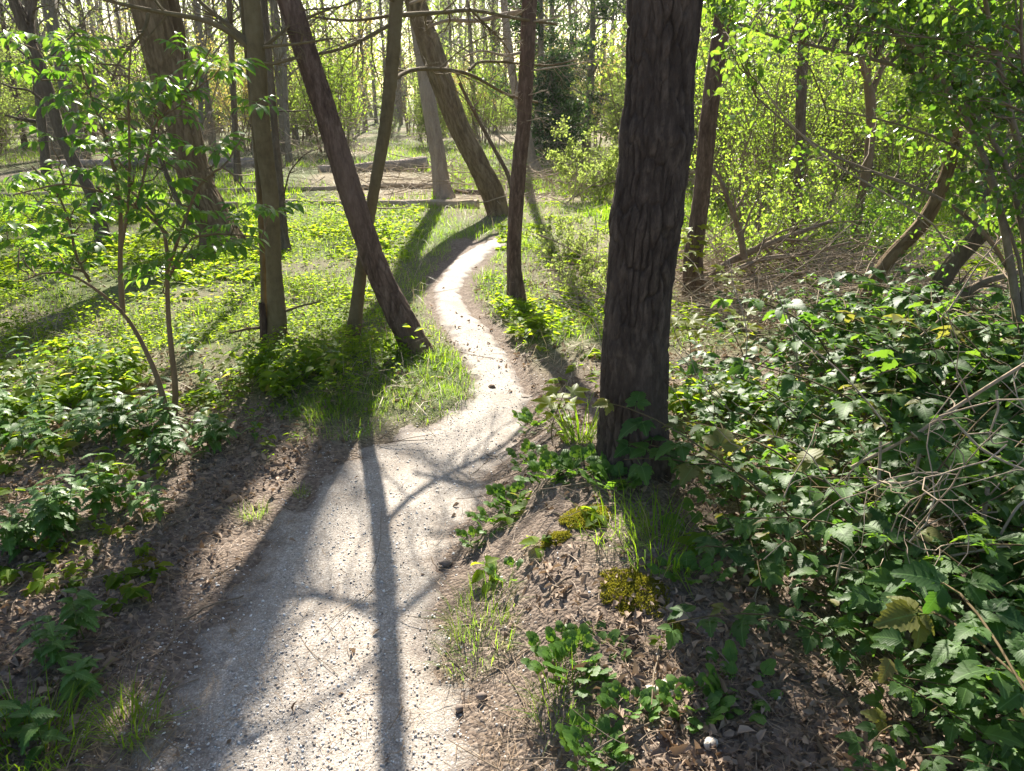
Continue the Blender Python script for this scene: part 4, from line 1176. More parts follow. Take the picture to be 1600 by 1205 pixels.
P[:, 0, 2] = np.maximum(P[:, 0, 2], H(P[:, 0, 0], P[:, 0, 1]) + .002); P[:, 2, 2] = np.maximum(P[:, 2, 2], H(P[:, 2, 0], P[:, 2, 1]) + .002)
w_ = np.cross(d, np.array([0, 0, 1.0])); w_ = unit(w_ + .5 * rand_dir(n, g)) * g.uniform(.0006, .0013, n)[:, None]
V = np.stack([P[:, 0] - w_ * .5, P[:, 0] + w_ * .5, P[:, 1] + w_, P[:, 1] - w_, P[:, 2], P[:, 2]], 1)[:, :5].reshape(-1, 3)
i_ = np.arange(n)[:, None] * 5
q, q3 = i_ + np.array([[0, 1, 2, 3]]), i_ + np.array([[3, 2, 4]])
kind(link('needle_litter', make_mesh('needle_litter', V, [q, q3], M['needle_litter'], False, {'rnd': np.repeat(g.random(n), 5)})), 'stuff', 'fallen pine needles and stalk bits on the soil and path')
x, y = scatter(3510, 1.3, 6.5, lambda x, y: .45 * needle_dens(x, y), g, 1.3); n = len(x)
P = np.zeros((n, 5, 3)); cur = unit(rand_dir(n, g) * np.array([1, 1, .15])); ln = g.uniform(.06, .3, n)
P[:, 0] = onground(x, y, .012)
for j in range(1, 5):
    cur = unit(cur + rand_dir(n, g) * .18 * np.array([1, 1, .4])); P[:, j] = P[:, j - 1] + cur * (ln / 4)[:, None]
P[..., 2] = np.maximum(P[..., 2], H(P[..., 0].ravel(), P[..., 1].ravel()).reshape(n, 5) + .004)
V, q = tubes(P, g.uniform(.0012, .0035, n)[:, None] * np.linspace(1, .5, 5)[None], 4)
kind(link('twig_litter', make_mesh('twig_litter', V, [q], M['twig'])), 'stuff', 'small broken twigs lying in the leaf litter')

# --- grass
def T_blade(w=.05, bend=.45, k=3):
    t = np.linspace(0, 1, k); ww = w * (1 - t ** 1.6) * .5
    ww[0] *= .7
    Vs = []
    for i in range(k - 1): Vs += [(-ww[i], t[i] * (1 - .18 * bend * t[i]), -bend * t[i] ** 2), (ww[i], t[i] * (1 - .18 * bend * t[i]), -bend * t[i] ** 2)]
    Vs.append((0, 1 - .18 * bend, -bend))
    q = [(2 * i, 2 * i + 1, 2 * i + 3, 2 * i + 2) for i in range(k - 2)]
    return np.array(Vs), [np.array([(2 * (k - 2), 2 * (k - 2) + 1, 2 * (k - 1))]), np.array(q)]
def blades(x, y, hgt, g, wid=.05, bends=(.15, .45, .8), lean=.35, dz=-.004):
    ps = []
    sel = g.integers(0, len(bends), len(x))
    for b, bd in enumerate(bends):
        i = sel == b; n = i.sum()
        if not n: continue
        a = g.uniform(0, 6.28, n); out = np.stack([np.cos(a), np.sin(a), 0 * a], 1)
        fw = unit(np.array([0, 0, 1]) + out * (lean * g.random(n))[:, None])
        ps.append(leaf_cloud(T_blade(wid, bd), onground(x[i], y[i], dz), fw, -out, hgt[i] * g.uniform(.55, 1.25, n), g))
    return merge(ps)
def grass_dens(x, y):
    l, r = leftd(x, y), rightd(x, y); pd = path_d(x, y)
    n = fbm(x * 1.6, y * 1.6, seed=101, octv=3); n2 = fbm(x * 5, y * 5, seed=102, octv=2)
    d = 0 * x
    d = np.maximum(d, np.where(l > -.07, (1 - sstep(.45, 1.1, l + (n - .5) * .8)) * sstep(3.5, 4.3, y + (n2 - .5) * 1.2), 0))
    d = np.maximum(d, np.where((r > -.07) & (y > 5.0), (1 - sstep(.35, .75, r + (n - .5) * .5)) * sstep(5.4, 6.6, y), 0))
    d = np.maximum(d, np.where((r > 0) & (y > 4.0), .5 * sstep(.45, .6, n) * (1 - sstep(.7, 1.5, r)), 0))
    d = np.maximum(d, np.where(l > .5, .5 * sstep(.40, .62, n) * sstep(4.2, 5.5, y), 0))
    d = np.maximum(d, .75 * (y > 9.2) * (y < 12.5))
    return np.where(pd > .84, d, 0) * (.45 + .8 * sstep(.35, .6, n2))
x, y = scatter(280000, 3.4, 12.5, grass_dens, g, 1.5)
V1 = blades(x, y, .042 + .05 * sstep(.4, .68, fbm(x * 2.4, y * 2.4, seed=105)) + .003 * y, g, .055, (.2, .6, 1.0), .8)
x, y = scatter(120000, 10.5, 30, lambda x, y: .85 * sstep(.36, .50, fbm(x * .35, y * .35, seed=106, octv=3)), g, 1.4)
V2 = blades(x, y, .16 + 0 * x, g, .10)
V, F, A = merge([V1, V2])
kind(link('grass', make_mesh('grass', V, F, M['grass'], True, A)), 'stuff', 'fresh bright green grass along the path and in the clearing')
x, y = scatter(70000, 3.9, 30, lambda x, y: np.where(y > 10.5, .4, .09 + .25 * sstep(.5, .6, fbm(x, y, seed=107))) * (path_d(x, y) > 1.05), g, 1.1)
V, F, A = blades(x, y, .18 + .008 * y, g, .022 + 0, (.3, .7, 1.1), 1.1)
kind(link('dry_grass', make_mesh('dry_grass', V, F, M['straw'], True, A)), 'stuff', 'bleached dry grass stalks left from last year')

# --- low herbs of the left-hand field and the path's right verge
def herb_dens(x, y):
    l, r = leftd(x, y), rightd(x, y); n = fbm(x * 1.1, y * 1.1, seed=111, octv=4); n2 = fbm(x * 3.5, y * 3.5, seed=112, octv=2)
    a = sstep(3.5, 4.7, y + (n - .5) * 2.2 + .45 * sstep(1.0, 2.4, l)) * sstep(.25, .9, l + (n2 - .5) * .5) * (1 - .9 * sstep(10.5, 13, y))
    b = np.where(r > .05, sstep(4.0, 5.2, y) * (1 - .85 * sstep(11, 14, y)) * .5 * (1 - .85 * sstep(1.0, 1.5, r) * (y < 7)), 0)
    c = np.where((r > .75) & (y > 2.6) & (y < 3.9), .35, 0) + np.where((r > .75) & (y > 3.9) & (y < 7), .06, 0)
    return np.maximum(np.maximum(np.maximum(a, b), c), np.where(l > .3, .06, np.where(r > .1, .02, 0))) * (.18 + 1.2 * sstep(.36, .58, n)) * (.4 + sstep(.35, .6, n2))
ps = []
x, y = scatter(58000, 1.6, 13.5, herb_dens, g, 1.25)
n = len(x)
hgt = np.where(rightd(x, y) > 0, .6, 1.0) * (.04 + .13 * sstep(.45, .66, fbm(x * 1.1, y * 1.1, seed=113))) * g.uniform(.5, 1.25, n)
base_ = onground(x, y)
lean = rand_dir(n, g) * np.array([.35, .35, 0])
for lv, cnt in ((.35, 2), (.65, 3), (.95, 3)):
    for j in range(cnt):
        a = g.uniform(0, 6.28, n)
        out = np.stack([np.cos(a), np.sin(a), g.uniform(-.2, .45, n)], 1)
        pos = base_ + (np.array([0, 0, 1]) + lean) * (hgt * lv * g.uniform(.85, 1.1, n))[:, None] + out * .006
        nm = np.array([0, 0, 1.0]) + .5 * rand_dir(n, g); sz = (.018 + .026 * g.random(n) ** 1.4) * (1 + .03 * y) * (.8 + .9 * sstep(.5, .64, fbm(x * 1.7, y * 1.7, seed=119)))
        for near_, tm in ((y < 4.5, T_oval(.58, .1, .35)), (y >= 4.5, T_diamond(.56, .16))):
            ps.append(leaf_cloud(tm, pos[near_], out[near_], nm[near_], sz[near_], g))
V, F, A = merge(ps)
kind(link('ground_cover', make_mesh('ground_cover', V, F, M['cover_leaf'], False, A)), 'stuff', 'bright low herbs carpeting the ground left and right of the path')
P = np.stack([base_, base_ + (np.array([0, 0, .5]) + lean * .4) * hgt[:, None], base_ + (np.array([0, 0, 1]) + lean) * hgt[:, None]], 1)[::5]
V, q = tubes(P, np.full((len(P), 3), .0012), 3)
kind(link('herb_stalks', make_mesh('herb_stalks', V, [q], M['green_stem'])), 'stuff', 'thin green stalks of the low herbs')

# --- moss cushions on the bank
def moss(label, px, py, rx, ry, n, seed):
    q = np.random.default_rng(seed); c = ground(px, py)
    a = q.uniform(0, 6.28, n); r = np.sqrt(q.random(n)) * (1 + .5 * (fbm(np.cos(a) * 1.5 + seed, np.sin(a) * 1.5, seed=seed) - .5) * 2)
    x, y = c[0] + np.cos(a) * r * rx, c[1] + np.sin(a) * r * ry
    pos = onground(x, y, .012 * np.clip(1 - r ** 2, 0, 1) + .001)
    V, F, A = leaf_cloud(T_diamond(.35), pos, unit(rand_dir(n, q) + np.array([0, 0, .9])), rand_dir(n, q), q.uniform(.006, .013, n), q)
    o = link('moss', make_mesh('moss', V, F, M['moss'], False, A)); kind(o, 'stuff', label)
moss('yellow-green moss cushion on the bank below the big pine', 912, 812, .085, .075, 4200, 1)
moss('strip of yellow moss running down the bank', 868, 846, .05, .03, 1200, 2)
moss('olive moss patch on the bank behind the lobed-leaved plant', 985, 925, .10, .11, 4200, 3)
moss('small patch of moss on the bare bank', 1052, 990, .03, .03, 500, 4)
moss('small patch of moss in the leaf litter left of the path', 228, 885, .05, .05, 900, 5)

# ================================================================== PLANTS ONE CAN POINT AT
def leaf_mesh(name, tmpl, mat):
    V, F = tmpl[0], tmpl[1]; loc = tmpl[2] if len(tmpl) > 2 else V
    return make_mesh(name, V, F, M[mat], True, {'luv': loc})
def mat_to_euler(f, nrm):
    Fm = frames(np.asarray(f, float)[None], np.asarray(nrm, float)[None])[0]
    return Matrix(Fm.tolist()).to_euler()
def put_leaf(parent, me, pos, fwd, nrm, size, name='leaf'):
    o = bpy.data.objects.new(name, me); COL.objects.link(o); o.parent = parent
    o.location = pos; o.rotation_euler = mat_to_euler(fwd, nrm); o.scale = (size,) * 3
    return o
I3 = np.eye(3)
def stalk(l=.5, w=.014):
    V = np.array([(-w, 0, 0), (w, 0, 0), (w, l, 0), (-w, l, 0), (0, 0, w), (0, l, w)])
    return V, [np.array([(0, 1, 2, 3), (0, 4, 5, 3), (1, 4, 5, 2)])]
def trifol(seed, five=False):
    q = np.random.default_rng(seed)
    side = lambda a, s, k: (T_serrate(.88, 5, .12, .3, .10, seed=seed + k), rotz(R(a)) @ rotx(R(q.uniform(-22, 8))), (math.sin(-R(a)) * .04, .5 + math.cos(R(a)) * .03, 0), s)
    it = [(stalk(.5), I3, (0, 0, 0), 1), (T_serrate(.98, 6, .14, .35, .10, seed=seed), rotx(R(-8)), (0, .56, 0), .95), side(72, .72, 1), side(-72, .72, 2)]
    if five: it += [side(120, .5, 3), side(-120, .5, 4)]
    return T_join(it)
BR = [leaf_mesh('bramble_leaf', trifol(s, s % 2 == 0), 'bramble_leaf') for s in (1, 2, 3, 4)]
def elder(seed):
    q = np.random.default_rng(seed)
    it = [(stalk(1.0, .012), rotx(R(-6)), (0, 0, 0), 1)]
    for yv, s in ((.42, .50), (.78, .56)):
        for a in (62, -62):
            it.append((T_oval(.46, .07, .4), rotz(R(a + q.uniform(-8, 8))) @ rotx(R(q.uniform(-28, -5))), (0, yv, -.02), s))
    it.append((T_oval(.46, .07, .4), rotx(R(-14)), (0, .98, -.08), .62))
    return T_join(it)
EL = [leaf_mesh('elder_leaf', elder(s), 'elder_leaf_o') for s in (1, 2, 3)]
NE = [leaf_mesh('nettle_leaf', T_serrate(.70, 7, .10, .45, .2, seed=s), 'nettle_leaf') for s in (1, 2)]
MA = [leaf_mesh('maple_leaf', T_palmate(5, .45, 112, s), 'maple_leaf') for s in (1, 2)]
def T_round(seed, spread=140, droop=.5):
    q = np.random.default_rng(seed); n = 19
    V = [(0, .14, .02), (0, 0, 0)]
    for i in range(n):
        a = -spread + 2 * spread * i / (n - 1); b = abs(a)
        L = .80 + .13 * math.cos(R(a * 2.6)) - .22 * (b / spread) ** 2; L *= 1 + (.05 if i % 2 else -.035)
        V.append((L * math.sin(R(a)) * .95, .14 + L * math.cos(R(a)) * .9, .07 * abs(math.sin(R(a * 1.3))) + q.uniform(-.015, .02)))
    V = np.array(V); V[:, 2] -= droop * (V[:, 0] ** 2 + (V[:, 1] - .1) ** 2) * .55
    return V, [np.array([(0, i + 1, i) for i in range(2, 2 + n - 1)] + [(0, 2, 1), (0, 1, 1 + n)])]
AV = [leaf_mesh('avens_leaf', T_join([(stalk(.9, .012), I3, (0, 0, 0), 1), (T_round(s), rotx(R(-10)), (0, .84, 0), .36), (T_round(s + 1), rotz(R(68)) @ rotx(R(-8)), (-.03, .72, 0), .29), (T_round(s + 2), rotz(R(-68)) @ rotx(R(-14)), (.03, .72, 0), .29), (T_oval(.7), rotz(R(70)), (0, .42, 0), .14), (T_oval(.7), rotz(R(-70)), (0, .45, 0), .14)]), 'avens_leaf') for s in (3, 4)]

# ---- elder sapling at the left
def anchor_twigs(stems, targets, r, g, k=6, droop=0.0, frac=.75):
    """a twig from the nearest lower stem point to every target"""
    S = np.concatenate([resample(s, 40) for s in stems]); out = []
    for t in targets:
        d = np.linalg.norm(S - t, axis=1) + 2.0 * np.maximum(0, S[:, 2] - t[2] + .10) + .25 * np.maximum(0, t[2] - S[:, 2] - .5)
        a = S[np.argmin(d)]
        u = np.linspace(0, 1, k)[:, None]; c = a + (t - a) * u
        c[:, 2] += (np.sin(u[:, 0] * np.pi) * (-.12 if droop == 0 else droop)) * np.linalg.norm(t - a) * .6
        c[1:-1] += g.normal(0, .012, (k - 2, 3))
        out.append(c)
    return np.array(out)
g = np.random.default_rng(700)
EB = ground(268, 668)
root = thing('elder_sapling', 'leafy elder sapling with a nearly straight brown stem in front of the massive trunk', 'sapling', EB)
Y = EB[1]
def est(pts, y0=0, y1=0):
    return poly([on_plane(a, b, Y + y0 + (y1 - y0) * i / (len(pts) - 1)) for i, (a, b) in enumerate(pts)], 16)
STEMS = [(est([(268, 672), (262, 650), (247, 590), (216, 522), (190, 484), (160, 460), (133, 438), (96, 421), (62, 425), (35, 440)], 0, -.3), 11, 2),
         (est([(192, 490), (189, 450), (187, 400), (190, 350), (186, 300), (170, 230), (150, 170), (120, 90)], 0, .1), 9, 3),
         (est([(270, 672), (276, 615), (266, 532), (262, 483), (261, 416), (262, 366), (240, 330), (205, 300), (176, 270)], 0, .1), 11, 4),
         (est([(262, 420), (275, 385), (290, 340), (310, 290), (350, 255), (385, 300)], .05, -.2), 6, 2.5),
         (est([(262, 440), (280, 400), (300, 370), (345, 365), (400, 370)], .05, -.2), 5, 2.5),
         (est([(187, 400), (200, 330), (203, 250), (200, 150), (205, 60)], 0, -.2), 6, 2.5),
         (est([(140, 440), (118, 400), (110, 350), (90, 300), (50, 260)], 0, .15), 5, 2.5),
         (est([(190, 360), (215, 320), (230, 250), (240, 190), (300, 130), (330, 75)], 0, -.15), 5, 2),
         (est([(262, 366), (220, 325), (160, 300), (100, 285), (20, 305)], 0, -.2), 5, 2)]
TGT = [(110, 68), (135, 78), (100, 110), (60, 80), (125, 100), (75, 60), (105, 130), (130, 145), (95, 165), (60, 232), (80, 215), (40, 275), (15, 285), (70, 240), (120, 180), (155, 190), (170, 170),
       (185, 150), (200, 165), (215, 185), (230, 150), (245, 125), (285, 75), (325, 60), (330, 110), (345, 105), (300, 75), (275, 130), (290, 145), (260, 165), (280, 180), (210, 215), (235, 210), (265, 210), (180, 230),
       (150, 225), (135, 245), (115, 270), (160, 270), (185, 265), (215, 255), (240, 240), (265, 250), (290, 290), (270, 300), (345, 230), (350, 225), (335, 235), (250, 290), (225, 300), (200, 310), (175, 300), (130, 310), (100, 320), (60, 320), (30, 330),
       (50, 345), (90, 350), (120, 340), (150, 340), (240, 340), (280, 340), (310, 330), (330, 355), (370, 350), (385, 325), (390, 375), (360, 375), (400, 160), (425, 275), (425, 330), (310, 370), (270, 365), (235, 375), (60, 400), (30, 380), (20, 400), (85, 390), (130, 415), (190, 415), (240, 430), (250, 410), (300, 400), (320, 430), (10, 360), (145, 375), (210, 380), (340, 390), (15, 60), (10, 40), (30, 95)]
TGT = [t for i, t in enumerate(TGT) if i % 10 not in (3, 6, 9)]
TG = np.array([on_plane(a, b, Y + g.uniform(-.28, .3)) for a, b in TGT])
STO = []
for k, (S, w0, w1) in enumerate(STEMS):
    dep = np.array([to_px(b)[2] for b in S]); V, q = tubes((S - EB)[None], (np.linspace(w0, w1, 16) * dep / FPX / 2)[None], 8)
    STO.append(link('stem', make_mesh('stem', V, [q], M['elder_stem']), root))
TW = anchor_twigs([s for s, _, _ in STEMS], TG, .003, g)
EB2 = EB + np.array([-.045, .02, 0]); EB2[2] = hz(EB2[0], EB2[1])
root2 = thing('elder_sapling', 'leafy elder sapling whose stem bends far left, sharing its foot with a straighter one', 'sapling', EB2)
for o in [c for c in root.children if c.name.split('.')[0] == 'stem']:
    pass
for idx in (0, 1, 5, 6, 7):
    o = STO[idx]; o.parent = root2; o.location = Vector(EB - EB2)
LEFT = [0, 1, 5, 6, 7]
SL = np.concatenate([resample(STEMS[i][0], 40) for i in LEFT]); SRt = np.concatenate([resample(STEMS[i][0], 40) for i in range(len(STEMS)) if i not in LEFT])
isl = np.array([np.linalg.norm(SL - tw[0], axis=1).min() < np.linalg.norm(SRt - tw[0], axis=1).min() for tw in TW])
for rr_, bb_, sel in ((root, EB, ~isl), (root2, EB2, isl)):
    V, q = tubes(TW[sel] - bb_, np.repeat(np.linspace(.0045, .0018, 6)[None], sel.sum(), 0), 5)
    link('twig', make_mesh('twig', V, [q], M['elder_stem']), rr_)['kind'] = 'stuff'
cnts = [0, 0]
for tw, lf in zip(TW, isl):
    cnt = cnts[int(lf)]; PR_, PB_ = (root2, EB2) if lf else (root, EB)
    tip = tw[-1]; d = unit(tw[-1] - tw[-2])
    for j, (fr, npair) in enumerate(((1.0, 2), (.86, 1))):
        p = tw[-1] * fr + tw[-3] * (1 - fr)
        a0 = g.uniform(0, 6.28)
        for s in range(2 if npair == 1 else 3):
            if cnt >= 296: break
            a = a0 + s * (math.pi if npair == 1 else 2.1) + g.uniform(-.4, .4)
            out = np.array([math.cos(a), math.sin(a), .1]) + .35 * d + np.array([0, 0, g.uniform(-.5, .35)])
            put_leaf(PR_, EL[cnt % 3], p - PB_, unit(out), np.array([0, 0, 1.0]) + .3 * rand_dir(1, g)[0], g.uniform(.08, .13)); cnt += 1; cnts[int(lf)] = cnt

# ---- nettles
def nettle(seed, h, pairs, sz):
    q = np.random.default_rng(seed)
    root = thing('nettle', 'nettle', 'plant', (0, 0, 0))
    k = 6; P = np.zeros((1, k, 3)); P[0, :, 2] = np.linspace(-.03, h, k); P[0, :, 0] = .05 * h * np.sin(np.linspace(0, 2.5, k)); P[0, :, 1] = .04 * h * np.cos(np.linspace(0, 3, k))
    V, qd = tubes(P, np.linspace(.0028, .0014, k)[None], 5); link('stem', make_mesh('stem', V, [qd], M['green_stem']), root)
    for j in range(pairs):
        f = .22 + .78 * (j + .6) / pairs; a0 = j * math.pi / 2 + q.uniform(-.2, .2)
        z = h * min(f, 1); s = sz * (1.0 - .45 * abs(f - .55) * 1.6)
        for s2 in (0, 1):
            a = a0 + s2 * math.pi
            out = np.array([math.cos(a), math.sin(a), .32 - .45 * (1 - f)])
            put_leaf(root, NE[(j + s2) % 2], np.array([np.interp(z, P[0, :, 2], P[0, :, 0]), np.interp(z, P[0, :, 2], P[0, :, 1]), z]), out, (0, 0, 1), s * q.uniform(.85, 1.15))
    return root
NP = [nettle(1, .26, 5, .09), nettle(2, .18, 4, .085), nettle(3, .12, 3, .08)]
CL = [('in the sunlit clump at the left edge', 88, 845, 13, .10, .07, 0, .85), ('in the shaded clump behind the sunlit left clump', 180, 800, 11, .11, .08, 0, .85), ('in the dense bed at the left edge', 70, 690, 22, .40, .16, 0, 1.0),
      ('in the bed at the foot of the elder sapling', 215, 680, 14, .22, .13, 0, .9), ('in the low clump between elder and path', 335, 695, 11, .14, .06, 1, .95), ('in the small low clump below the elder sapling', 240, 722, 8, .10, .05, 1, .95),
      ('at the top of the little group on bare litter', 130, 990, 3, .03, .025, 1, .8), ('left in the little group on bare litter', 88, 1040, 3, .03, .03, 1, .8), ('lowest in the little group on bare litter', 130, 1080, 3, .02, .02, 2, .9),
      ('in the grassy corner at the bottom left', 30, 1170, 6, .10, .08, 1, .9), ('at the left edge beside the path-side litter', 8, 880, 4, .05, .08, 1, .9),
      ('in the shade near the double trunk', 480, 580, 5, .35, .15, 1, .9), ('in the field behind the elder sapling', 120, 600, 22, .8, .35, 0, .8)]
first = [True] * 3; nlab = []
for lab, px, py, n, sx, sy, kmin, sc in CL:
    c = ground(px, py)
    for i in range(n):
        x, y = c[0] + g.normal(0, sx * .7), c[1] + g.normal(0, sy * .7)
        if leftd(np.array([x]), np.array([y]))[0] < .12: continue
        k = int(min(2, kmin + g.integers(0, 2)))
        L_ = None; loc = (x, y, hz(x, y)); rz = g.uniform(0, 6.28); s = sc * g.uniform(.75, 1.2); tl = (g.normal(0, .12), g.normal(0, .12))
        if first[k]:
            o = NP[k]; o.location = loc; o.rotation_euler = (*tl, rz); o.scale = (s,) * 3; o['group'] = 'nettles left of the path'; first[k] = False
        else: o = copy_thing(NP[k], loc, rz, s, L_, 'nettles left of the path', tl)
        nlab.append((lab, k, to_px(loc)[0], o))

nlab.sort(key=lambda q: q[:3])
NK = ['tall nettle', 'middling nettle', 'small nettle']
for key, grp in groupby(nlab, key=lambda q: q[:2]):
    grp = list(grp)
    for j, q in enumerate(grp):
        q[3]['label'] = ('' if len(grp) == 1 else ORD[min(j, 15)] + ' ') + NK[key[1]] + ('' if len(grp) == 1 else ' from left') + ' ' + key[0]
# ---- avens and other rosettes
def avens(label, px, py, n, sz, seed, spread=.5, name='avens_plant'):
    q = np.random.default_rng(seed); c = ground(px, py)
    root = thing(name, label, 'plant', c)
    for i in range(n):
        a = q.uniform(0, 6.28); up = q.uniform(.35, 1.6)
        f = unit(np.array([math.cos(a), math.sin(a), up]))
        put_leaf(root, AV[i % 2], np.array([math.cos(a), math.sin(a), 0]) * q.uniform(0, spread) * sz * .9, f, np.array([-math.cos(a) * up, -math.sin(a) * up, 1.0]) + np.array([0, -.4, .4]), sz * q.uniform(.6, 1.1))
    return root
avens('bushy rosette with lobed bright leaves on the bank beside the path, largest of its kind', 905, 1035, 92, 0.069, 1, 1.7)
avens('lobed-leaved rosette at the bottom right of the path, below the whitish fungus', 935, 1175, 54, 0.063, 2, 1.0)
avens('small lobed-leaved plant right of the whitish fungus', 1085, 1110, 38, 0.063, 3, 1.0)
avens('small lobed-leaved plant just left of the whitish fungus', 985, 1110, 32, 0.056, 4, .9)
avens('lobed-leaved plant hanging over the path edge left of the big pine', 800, 790, 54, 0.066, 5, 1.2)
avens('lobed-leaved plant nearest the path on the shaded bank edge', 742, 850, 20, 0.056, 6, .9)
avens('lobed-leaved plant on top of the bank left of the big pine foot', 860, 745, 64, 0.073, 7, 1.3)
avens('lobed-leaved plant right at the left side of the big pine foot', 910, 735, 51, 0.076, 8, 1.1)
avens('low lobed-leaved plant in front of the big pine foot', 960, 755, 54, 0.073, 9, 1.2)

avens('small lobed-leaved plant on the bank crest between path and big pine', 835, 725, 34, .07, 21, 1.3)
avens('lobed-leaved plant at the path edge where the bank begins', 838, 665, 30, .075, 22, 1.3)
avens('small lobed-leaved plant just below the bank crest', 775, 815, 26, .065, 23, 1.3)
avens('tiny lobed-leaved plant on the lower bank by the shaded grass', 805, 900, 12, .05, 24, 1.2)
avens('lobed-leaved plant between the moss and the brambles', 1075, 905, 24, .065, 25, 1.3)
avens('lobed-leaved plant at the lower right beside the fungus', 1150, 1080, 22, .07, 26, 1.3)
avens('lobed-leaved plant on the litter right of the grass tuft', 1105, 835, 26, .075, 27, 1.3)
# ---- maple seedlings
def maple(label, px, py, h, n, sz, seed, base=None):
    q = np.random.default_rng(seed); c = ground(px, py) if base is None else base
    root = thing('maple_seedling', label, 'seedling', c)
    P = np.zeros((1, 6, 3)); P[0, :, 2] = np.linspace(-.02, h, 6); P[0, :, 0] = .03 * np.sin(np.linspace(0, 3, 6) + seed)
    V, qd = tubes(P, np.linspace(.003, .0016, 6)[None], 5); link('stem', make_mesh('stem', V, [qd], M['cane']), root)
    for i in range(n):
        f = 1 - .6 * (i // 2) / max(1, n / 2); a = i * math.pi + (i // 2) * 1.5 + q.uniform(-.3, .3)
        z = h * f
        out = np.array([math.cos(a), math.sin(a), q.uniform(-.1, .35)])
        put_leaf(root, MA[i % 2], np.array([np.interp(z, P[0, :, 2], P[0, :, 0]), 0, z]) + out * sz * .35, out, (0, -.25, 1), sz * q.uniform(.7, 1.1))
    return root
maple('maple seedling with large yellow-green leaves in the shade at the left', 62, 640, .26, 7, .11, 1)
maple('small maple seedling with yellow leaves by the foot of the elder sapling', 345, 680, .10, 4, .06, 2)
maple('maple seedling with yellow leaves in front of the double trunk', 370, 600, .12, 4, .08, 3)
maple('young maple with drooping leaves left of the big pine at the path edge', 872, 690, .22, 9, .085, 4)
maple('yellow-green maple shoot standing against the half-hidden trunk', 1072, 480, .62, 14, .10, 5)
maple('maple seedling with fresh yellow leaves right of the half-hidden trunk', 1130, 482, .30, 8, .12, 6)
maple('small maple seedling between the big pine and the brambles', 1070, 560, .22, 6, .10, 7)
maple('maple seedling in the litter among the dry sticks right of the big pine', 1160, 545, .22, 7, .10, 8)

# ---- brambles
def bramble(seed, canes, L, nl, sz, arch=.8):
    q = np.random.default_rng(seed)
    root = thing('bramble', 'bramble', 'bramble', (0, 0, 0))
    k = 10
    for c in range(canes):
        a = c * 6.28 / canes + q.uniform(-.5, .5); P = np.zeros((1, k, 3)); cur = unit(np.array([math.cos(a) * .45, math.sin(a) * .45, 1.0]))
        P[0, 0] = (0, 0, -.04)
        for j in range(1, k):
            cur = unit(cur + np.array([math.cos(a), math.sin(a), -.35]) * arch * .22 + rand_dir(1, q)[0] * .10)
            P[0, j] = P[0, j - 1] + cur * L / (k - 1)
        P[0, :, 2] = np.maximum(P[0, :, 2], -.04 + .08 * np.linspace(0, 1, k))
        V, qd = tubes(P, np.linspace(.0042, .0018, k)[None], 6); link('cane', make_mesh('cane', V, [qd], M['cane']), root)
        for i in range(nl):
            f = .15 + .82 * (i + .5) / nl; t = f * (k - 1); j = min(int(t), k - 2)
            p = P[0, j] + (P[0, j + 1] - P[0, j]) * (t - j); tan = unit(P[0, j + 1] - P[0, j])
            sd = unit(np.cross(tan, [0, 0, 1.0])) * (1 if i % 2 else -1)
            out = unit(sd + .35 * tan + np.array([0, 0, q.uniform(-.1, .5)]) + .25 * rand_dir(1, q)[0])
            put_leaf(root, BR[int(q.integers(0, 4))], p, out, np.array([0, -.1, 1.0]) + .5 * rand_dir(1, q)[0], sz * q.uniform(.6, 1.2) * (1 - .3 * f))
    return root
BP = [bramble(1, 3, .85, 11, .095), bramble(2, 3, 1.05, 11, .10), bramble(3, 4, .6, 7, .082), bramble(4, 3, .5, 7, .068), bramble(5, 3, .8, 9, .088, 1.1)]
def zone(px, py, x, y):
    if py > 1000: return 'in deep shade at the bottom right' if px > 1300 else 'hanging over the bare soil'
    if px < 1120 and py > 560: return 'right of the big pine foot' if px > 1000 else 'in front of the big pine foot'
    if px > 1450: return 'below the slanting trunks' if py < 640 else 'under the bare curling stems'
    if py < 560: return 'in the sunlit row behind the thicket'
    return 'in the dense middle of the thicket' if py < 800 else 'at the front of the thicket facing the bank'
spots = []; first = [True] * 5; blab = []
g = np.random.default_rng(720)
tries = 0
